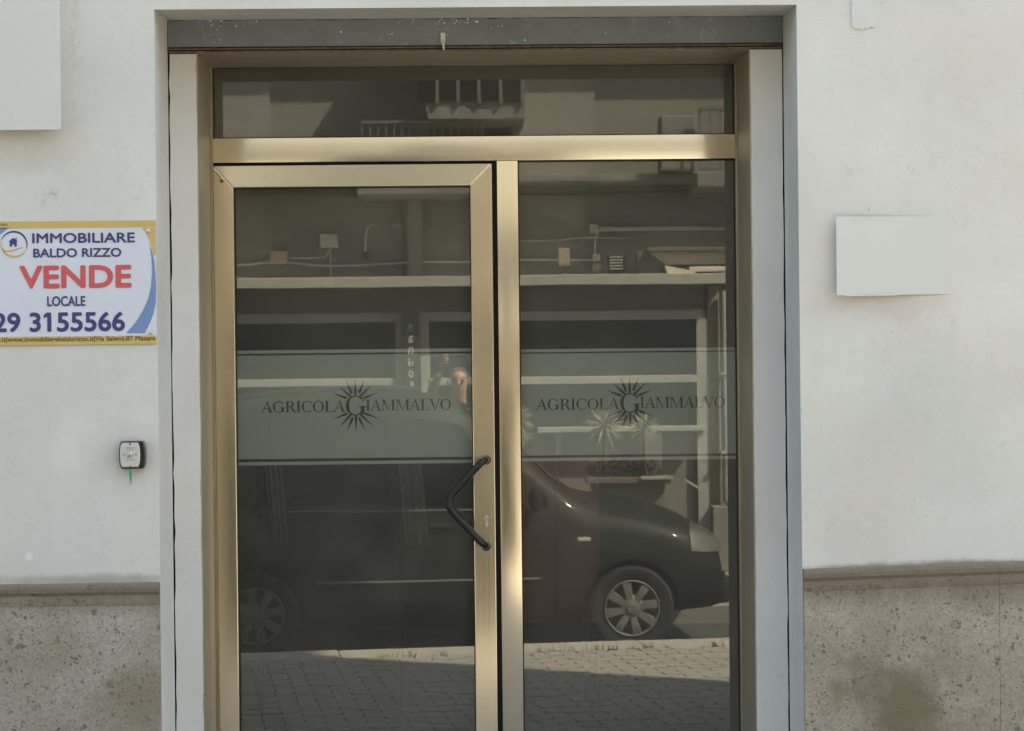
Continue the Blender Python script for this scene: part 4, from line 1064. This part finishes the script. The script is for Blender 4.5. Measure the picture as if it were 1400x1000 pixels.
def stat(x):
    for i in range(len(ST)-1):
        if x <= ST[i+1][0] or i == len(ST)-2:
            a, c = ST[i], ST[i+1]; p0 = ST[max(i-1, 0)]; p3 = ST[min(i+2, len(ST)-1)]
            t = max(0, min(1, (x-a[0])/(c[0]-a[0])))
            out = []
            for k in range(1, 7):
                m1 = (c[k]-p0[k])/(c[0]-p0[0])*(c[0]-a[0]); m2 = (p3[k]-a[k])/(p3[0]-a[0])*(c[0]-a[0])
                h = (2*t**3-3*t*t+1)*a[k]+(t**3-2*t*t+t)*m1+(-2*t**3+3*t*t)*c[k]+(t**3-t*t)*m2
                out.append(h)
            return out
def section(x):
    zb, zt_, zr, wl, wb, wr = stat(x)
    dz = zr-zt_
    return [(0, zb), (wl*.85, zb), (wl*.97, zb+.06), (wl, zb+.18), (wl+.012, zb+(zt_-zb)*.55), (wl-.005, zt_-.10), (wb, zt_), (wb+(wr-wb)*.5+.015, zt_+dz*.48), (wr, zt_+dz*.86), (wr-.06, zt_+dz*.95), (wr*.6, zr-.004*0), (0, zr+.012)]
ST = [(a[0],)+(a[1], a[2], a[3]+.075*max(0, min(1, (a[3]-1.1)/.4)))+a[4:] for a in ST]
ST = [(a[0]+max(0, a[0]-2.3)*.09,)+a[1:] for a in ST]
CY = -.85   # centreline is 0.85 m behind the kerb side
NX = 90; xs_ = [ST[0][0]+(ST[-1][0]-ST[0][0])*i/NX for i in range(NX+1)]
V = []; F = []; m_ = 22
for x in xs_:
    s = section(x); loop = [(x, CY+a, b_) for a, b_ in s] + [(x, CY-a, b_) for a, b_ in s[-2:0:-1]]
    V += loop
nl = 22
for i in range(NX):
    for k in range(nl): F.append((i*nl+k, i*nl+(k+1) % nl, (i+1)*nl+(k+1) % nl, (i+1)*nl+k))
F += [tuple(range(nl)), tuple(NX*nl+k for k in range(nl))[::-1]]
body = mk('body', V, F, m_paint, CR, True, local=True)
bm = bmesh.new(); bm.from_mesh(body.data); bmesh.ops.recalc_face_normals(bm, faces=bm.faces); bm.to_mesh(body.data); bm.free(); body.data.shade_smooth(); body.data.set_sharp_from_angle(angle=R(50))
# true wheel arches
cut = MB()
for xw in (0, WB): cut.lathe([(0, -1), (.345, -1), (.345, 1), (0, 1)], (xw, CY, .30), 'y', 36)
cbm = MB()
arch = []
for xw in (0, WB):
    for sd in (1, -1):
        bq = MB(); bq.lathe([(0, 0), (.345, 0), (.345, .26), (0, .26)], (xw, CY+.66*1 if sd == 1 else CY-.66-.26, .30), 'y', 36)
        co = bq.build('arch_cutter', m_trim, CR, local=True); md = body.modifiers.new('arch', 'BOOLEAN'); md.object = co; md.operation = 'DIFFERENCE'; md.solver = 'EXACT'; arch.append(co)
dg = bpy.context.evaluated_depsgraph_get(); dg.update()
me = bpy.data.meshes.new_from_object(body.evaluated_get(dg)); body.modifiers.clear(); body.data = me
for co in arch: bpy.data.objects.remove(co)
def side_pt(x, t, sd, out=.006):
    s = section(x); P6, P7, P8 = Vector(s[6]), Vector(s[7]), Vector(s[8])
    p = P6.lerp(P7, t*2) if t < .5 else P7.lerp(P8, t*2-1)
    return (x, CY+sd*(p.x+out), p.y+out*.3)
def sidewin(xa, xb, t0, t1, sd, slant0=0., slant1=0.):
    n, m = 12, 5; V = []; F = []
    for i in range(n+1):
        for j in range(m+1):
            t = t0+(t1-t0)*j/m
            a = xa+slant0*j/m; c = xb+slant1*j/m
            V.append(side_pt(a+(c-a)*i/n, t, sd))
    for i in range(n):
        for j in range(m): F.append((i*(m+1)+j, (i+1)*(m+1)+j, (i+1)*(m+1)+j+1, i*(m+1)+j+1))
    return mk('window', V, F, m_carwin, CR, True, local=True)
m_carwin = newmat('car_window')[0]; b = m_carwin.node_tree.nodes['Principled BSDF']; b.inputs['Base Color'].default_value = (.006, .007, .007, 1); b.inputs['Roughness'].default_value = .04
for sd in (1, -1):
    sidewin(-.42, .02, .12, .84, sd, .12, .0); sidewin(.10, .93, .05, .92, sd); sidewin(1.00, 1.86, .05, .90, sd, 0, -.42)
    sidewin(1.92, 2.02, .08, .40, sd, 0, -.02)
# windscreen
V = []; F = []; n, m = 10, 12
for i in range(n+1):
    x = 1.44+(2.16-1.44)*i/n; s = section(x); ww = s[8][0]-.05
    for j in range(m+1):
        u = -1+2*j/m; zc = s[11][1]+(s[9][1]-s[11][1])*abs(u)**2.2
        V.append((x+.008, CY+u*ww, zc+.010))
for i in range(n):
    for j in range(m): F.append((i*(m+1)+j, (i+1)*(m+1)+j, (i+1)*(m+1)+j+1, i*(m+1)+j+1))
mk('windscreen', V, F, m_carwin, CR, True, local=True)
def lowpt(x, z, sd, out):
    s = section(x); pts = [Vector(q) for q in s]
    for a, c in zip(pts[2:7], pts[3:8]):
        if min(a.y, c.y) <= z <= max(a.y, c.y):
            t = (z-a.y)/(c.y-a.y+1e-9); return (x, CY+sd*(a.x+(c.x-a.x)*t+out), z)
    return (x, CY+sd*(pts[4].x+out), z)
for sd in (1, -1):
    MB().tube([lowpt(x, .52, sd, .006) for x in [.42+i*.09 for i in range(18)]], .013, 6).build('side_moulding', m_chrome, CR, local=True, smooth=True)
    MB().tube([side_pt(x, .0, sd, .004) for x in [.05+i*.1 for i in range(19)]], .009, 6).build('waist_trim', m_chrome, CR, local=True, smooth=True)
    MB().tube([(x, CY+sd*.60, stat(x)[2]+.035) for x in [-.2+i*.15 for i in range(10)]], .012, 6).build('roof_rail', m_trim, CR, local=True, smooth=True)
    for xh in (.28, 1.18): MB().bbox(xh, xh+.17, CY+sd*.845-.012, CY+sd*.845+.022, .885, .915, .006).build('door_handle', m_trim, CR, local=True)
    sp = MB(); sp.tube([lowpt(.965, .34+i*.07, sd, .0005) for i in range(9)], .003, 4); sp.tube([lowpt(1.93, .34+i*.07, sd, .0005) for i in range(9)], .003, 4); sp.build('door_gap', m_gap, CR, local=True)
    x = (809-352)/205*1.0
    MB().bbox(2.21, 2.30, CY+sd*.848-.01, CY+sd*.848+.008, .775, .805, .006).build('indicator', m_amber, CR, local=True)
    # mirror housing
    hm_ = MB(); hm_.lathe([(0, -.035), (.05, -.03), (.082, 0), (.086, .03), (.07, .055), (0, .06)], (1.90, CY+sd*.93, 1.08), 'x', 18)
    hm_.tube([(1.93, CY+sd*.80, 1.02), (1.91, CY+sd*.9, 1.05)], .02, 8); hm_.build('mirror', m_paint, CR, local=True, smooth=True)
    # headlight wrapped around the corner
    V = []; F = []; n, m = 10, 6
    for i in range(n+1):
        x = 3.005+(3.245-3.005)*i/n; 
        zl_ = .69-.02*i/n; zh = .895-.15*(i/n)**1.5
        for j in range(m+1):
            z = zl_+(zh-zl_)*j/m; p = lowpt(x, min(z, stat(x)[1]-.005), sd, .008); V.append((p[0]+.004, p[1], z))
    for i in range(n):
        for j in range(m): F.append((i*(m+1)+j, (i+1)*(m+1)+j, (i+1)*(m+1)+j+1, i*(m+1)+j+1))
    o = mk('headlight', V, F, m_lens, CR, True, local=True)
    # rear lamp
    V = []; F = []
    for i in range(6):
        for j in range(8):
            x = -.70+.16*i/5; z = .72+.5*j/7 if True else 0; s = stat(x); z = min(z, s[1]-.01); p = lowpt(x, z, sd, .006); V.append(p)
    for i in range(5):
        for j in range(7): F.append((i*8+j, i*8+8+j, i*8+9+j, i*8+j+1))
    mk('rear_lamp', V, F, simple('red_lens', (.25, .01, .01), .2) if 'red_lens' not in MATS else MATS['red_lens'], CR, True, local=True)
MB().bbox(3.18, 3.31, CY-.66, CY+.66, .30, .50, .03).build('bumper', m_trim, CR, local=True, smooth=True)
MB().bbox(-.79, -.66, CY-.74, CY+.74, .30, .52, .03).build('bumper', m_trim, CR, local=True, smooth=True)
MB().box(3.26, 3.30, CY-.26, CY+.26, .52, .60).build('grille', m_gap, CR, local=True)
MB().bbox(3.28, 3.325, CY-.26, CY+.26, .36, .47, .004).build('number_plate', m_wwhite, CR, local=True)
def wheel(xw, sd):
    yo = CY+sd*.775
    wh = bpy.data.objects.new('wheel', None); COL.objects.link(wh); wh.parent = CR; wh.location = (xw, yo, .30); wh.empty_display_size = .1
    if sd < 0: wh.rotation_euler = (0, 0, math.pi)
    return wh
def wparts(wh):
    L = lambda b, n_, m: b.build(n_, m, wh, local=True, smooth=True)
    L(MB().lathe([(.20, -.10), (.27, -.10), (.298, -.075), (.302, 0), (.298, .055), (.275, .078), (.235, .082), (.205, .070), (.20, .03)], (0, 0, 0), 'y', 48), 'tyre', m_tyre)
    L(MB().lathe([(0, .020), (.19, .030), (.20, .05), (.203, .03)], (0, 0, 0), 'y', 40), 'rim', m_trim)
    h = MB().lathe([(.178, .045), (.182, .076), (.190, .080), (.196, .074), (.198, .05)], (0, 0, 0), 'y', 48)
    h.lathe([(0, .078), (.03, .078), (.036, .070), (.075, .066), (.095, .05)], (0, 0, 0), 'y', 32)
    for k in range(8):
        a = 2*math.pi*k/8+.2; d = Vector((math.cos(a), 0, math.sin(a))); t = Vector((-math.sin(a), 0, math.cos(a)))
        v = []
        for r_, w_, y_ in ((.05, .024, .066), (.11, .030, .074), (.165, .033, .078), (.188, .034, .070)):
            c = d*r_
            v += [c-t*w_+Vector((0, y_-.02, 0)), c-t*w_*.8+Vector((0, y_, 0)), c+t*w_*.8+Vector((0, y_, 0)), c+t*w_+Vector((0, y_-.02, 0))]
        h.add(v, [(4*i+j, 4*i+j+1, 4*i+5+j, 4*i+4+j) for i in range(3) for j in range(3)])
    L(h, 'hubcap', m_cap)
w0 = wheel(0, 1); wparts(w0)
for xw, sd in ((WB, 1), (0, -1), (WB, -1)):
    w_ = wheel(xw, sd)
    for c in [c for c in COL.objects if c.parent == w0]:
        k = c.copy(); COL.objects.link(k); k.parent = w_
MB().tube([(-.78, CY, .17), (3.0, CY, .20)], .1, 8).build('underbody', m_trim, CR, local=True)
# drop of the far underside hidden in shade
# ------------------------------------------------------------------ the photographer, standing behind the car
m_skin = newmat('skin')[0]; b = m_skin.node_tree.nodes['Principled BSDF']; b.inputs['Base Color'].default_value = (.44, .25, .175, 1); b.inputs['Roughness'].default_value = .5; b.inputs['Subsurface Weight'].default_value = .05
m_shirt = simple('dark_shirt', (.035, .04, .05), .9, 0, .1); m_trouser = simple('dark_trousers', (.03, .03, .035), .9); m_hair = simple('grey_hair', (.06, .05, .045), .9)
hx_, hz_ = W(630, 524, -8.42)
PR = thing('person', (hx_, -8.55, 0), 'person in dark clothes with short hair photographing with a phone held up in both hands', 'person')
def skin(name, joints, edges, mat, par, sub=2, root=0):
    off = base_of(par)
    me = bpy.data.meshes.new(name); me.from_pydata([tuple(Vector(j[0])-off) for j in joints], edges, [])
    o = bpy.data.objects.new(name, me); COL.objects.link(o); o.parent = par
    md = o.modifiers.new('skin', 'SKIN'); md.use_smooth_shade = True
    for i, j in enumerate(joints):
        sv_ = me.skin_vertices[0].data[i]; r_ = j[1]; sv_.radius = r_ if isinstance(r_, tuple) else (r_, r_); sv_.use_root = (i == root)
    sb_ = o.modifiers.new('sub', 'SUBSURF'); sb_.levels = sub; sb_.render_levels = sub
    dg = bpy.context.evaluated_depsgraph_get(); dg.update()
    m2 = bpy.data.meshes.new_from_object(o.evaluated_get(dg)); o.modifiers.clear(); o.data = m2; m2.name = name
    m2.materials.clear(); m2.materials.append(mat); m2.shade_smooth(); return o
hy = -8.50; H0 = hz_            # middle of the head
px_ = hx_
phx, phz, phy = CAMP.x, CAMP.z, CAMP.y-.012
lh = (phx-.215, phy-.03, phz-.075); rh = (phx+.085, phy-.02, phz-.045)
J = [((px_, hy-.06, H0-.83), (.16, .12)), ((px_, hy-.05, H0-.65), (.145, .11)), ((px_, hy-.05, H0-.42), (.17, .12)), ((px_, hy-.05, H0-.27), (.11, .08)), ((px_, hy-.035, H0-.17), .055), ((px_, hy-.01, H0-.08), (.062, .07)), ((px_, hy, H0+.02), (.078, .095)), ((px_, hy-.01, H0+.10), (.062, .078)),
     ((px_-.19, hy-.05, H0-.30), .062), ((px_-.30, hy+.02, H0-.46), .052), ((px_-.27, hy+.26, H0-.20), .042), (( lh[0]-.02, lh[1]-.03, lh[2]-.03), .030),
     ((px_+.19, hy-.05, H0-.30), .062), ((px_+.27, hy+.02, H0-.50), .050), ((px_+.20, hy+.26, H0-.22), .038), ((rh[0]+.03, rh[1]-.03, rh[2]-.05), .026),
     ((px_-.10, hy-.06, H0-.90), .095), ((px_-.11, hy-.04, .52), .062), ((px_-.11, hy-.06, .10), .042), ((px_-.12, hy+.09, .035), .036),
     ((px_+.10, hy-.06, H0-.90), .095), ((px_+.11, hy-.04, .52), .062), ((px_+.11, hy-.06, .10), .042), ((px_+.12, hy+.09, .035), .036)]
E = [(0, 1), (1, 2), (2, 3), (3, 4), (4, 5), (5, 6), (6, 7), (3, 8), (8, 9), (9, 10), (10, 11), (3, 12), (12, 13), (13, 14), (14, 15), (0, 16), (16, 17), (17, 18), (18, 19), (0, 20), (20, 21), (21, 22), (22, 23)]
skin('body', J, E, m_skin, PR)
# clothes: shirt with sleeves, trousers, shoes
g = lambda i, k: (J[i][0], tuple(a+k for a in J[i][1]) if isinstance(J[i][1], tuple) else J[i][1]+k)
skin('shirt', [g(0, .014), g(1, .016), g(2, .016), g(3, .016), (tuple(Vector(J[3][0]).lerp(Vector(J[4][0]), .95)), .068), g(8, .014), (tuple(Vector(J[8][0]).lerp(Vector(J[9][0]), .75)), .066), g(12, .014), (tuple(Vector(J[12][0]).lerp(Vector(J[13][0]), .75)), .066)],
     [(0, 1), (1, 2), (2, 3), (3, 4), (3, 5), (5, 6), (3, 7), (7, 8)], m_shirt, PR)
skin('trousers', [((px_, hy-.06, H0-.86), (.165, .125)), g(16, .014), g(17, .018), g(18, .022), g(20, .014), g(21, .018), g(22, .022)], [(0, 1), (1, 2), (2, 3), (0, 4), (4, 5), (5, 6)], m_trouser, PR)
for i in (18, 22):
    x, y, z = J[i][0]; skin('shoe', [((x, y-.03, .045), .045), ((x, y+.08, .04), (.048, .038)), ((x, y+.19, .03), (.036, .026))], [(0, 1), (1, 2)], m_black, PR)
# face details
fy = hy+.092
for s_ in (-1, 1):
    MB().lathe([(0, .012), (.010, .008), (.013, 0)], (px_+s_*.032, fy-.016, H0+.015), 'y', 10).build('eye', m_black, PR, smooth=True)
    MB().tube([(px_+s_*.018, fy-.008, H0+.038), (px_+s_*.034, fy-.008, H0+.043), (px_+s_*.052, fy-.018, H0+.036)], .005, 6).build('eyebrow', m_hair, PR)
    skin('ear', [((px_+s_*.084, hy-.01, H0-.02), (.012, .008)), ((px_+s_*.092, hy-.015, H0+.015), (.018, .008)), ((px_+s_*.088, hy-.015, H0+.035), (.010, .006))], [(0, 1), (1, 2)], m_skin, PR, 1)
skin('nose', [((px_, fy-.012, H0+.03), .009), ((px_, fy+.006, H0-.005), .012), ((px_, fy+.010, H0-.018), .015)], [(0, 1), (1, 2)], m_skin, PR, 1)
MB().tube([(px_-.025, fy-.016, H0-.052), (px_, fy-.004, H0-.050), (px_+.025, fy-.016, H0-.052)], [.003, .006, .003], 6).build('mouth', simple('lip', (.35, .13, .11), .5), PR, smooth=True)
hb_ = MB(); prof = []
for i in range(9):
    a = R(8+82*i/8); prof.append((.088*math.cos(a), .108*math.sin(a)))
hb_.lathe(prof, (px_, hy-.045, H0+.020), 'z', 20); hb_.build('hair', m_hair, PR, smooth=True)
# hands: palm and five fingers each, closed on the phone edges
def hand(cx_, cy_, cz_, sd):
    # sd -1: left edge of the phone, +1: right edge
    palm = [((cx_+sd*.045, cy_-.02, cz_-.055), (.022, .016)), ((cx_+sd*.030, cy_-.02, cz_-.015), (.032, .014)), ((cx_+sd*.022, cy_-.012, cz_+.022), (.033, .012))]
    skin('hand', palm, [(0, 1), (1, 2)], m_skin, PR, 1)
    for k in range(4):
        z = cz_+.036-.021*k; ln = (.9, 1., .95, .8)[k]
        skin('finger', [((cx_+sd*.022, cy_-.015, z), .0095), ((cx_+sd*.028, cy_+.012, z+.003), .009), ((cx_+sd*.010, cy_+.026*ln, z+.006), .0082), ((cx_-sd*.014*ln, cy_+.026, z+.007), .0072)], [(0, 1), (1, 2), (2, 3)], m_skin, PR, 1)
    skin('thumb', [((cx_+sd*.030, cy_-.022, cz_-.025), .012), ((cx_+sd*.012, cy_-.030, cz_-.002), .0105), ((cx_-sd*.014, cy_-.024, cz_+.014), .009)], [(0, 1), (1, 2)], m_skin, PR, 1)
# phone: held level, lens at its left end, its glass facing the door
pc = Vector((phx-.02, phy-.006, phz-.012))
phn = thing('phone', tuple(pc), 'black phone held up level in both hands pointing at the door', 'phone')
b = MB(); b.bbox(phx-.165, phx+.045, phy-.010, phy-.001, phz-.050, phz+.028, .004); b.build('case', m_black, phn, smooth=True)
b = MB(); b.box(phx-.159, phx+.039, phy-.0108, phy-.0101, phz-.046, phz+.024); b.build('screen', m_carwin, phn)
MB().lathe([(.006, .0004), (.011, .0008), (.012, -.001)], (phx, phy, phz), 'y', 20).build('camera_lens', m_zinc, phn)
hand(phx-.180, phy-.006, phz-.012, -1); hand(phx+.060, phy-.006, phz-.012, 1)
print('DOOR', DX0, DX1, DZ1, 'opening', OX0, OX1, OZ, 'returns', RX0, GX0, GX1, RX1, LZ0, GT)
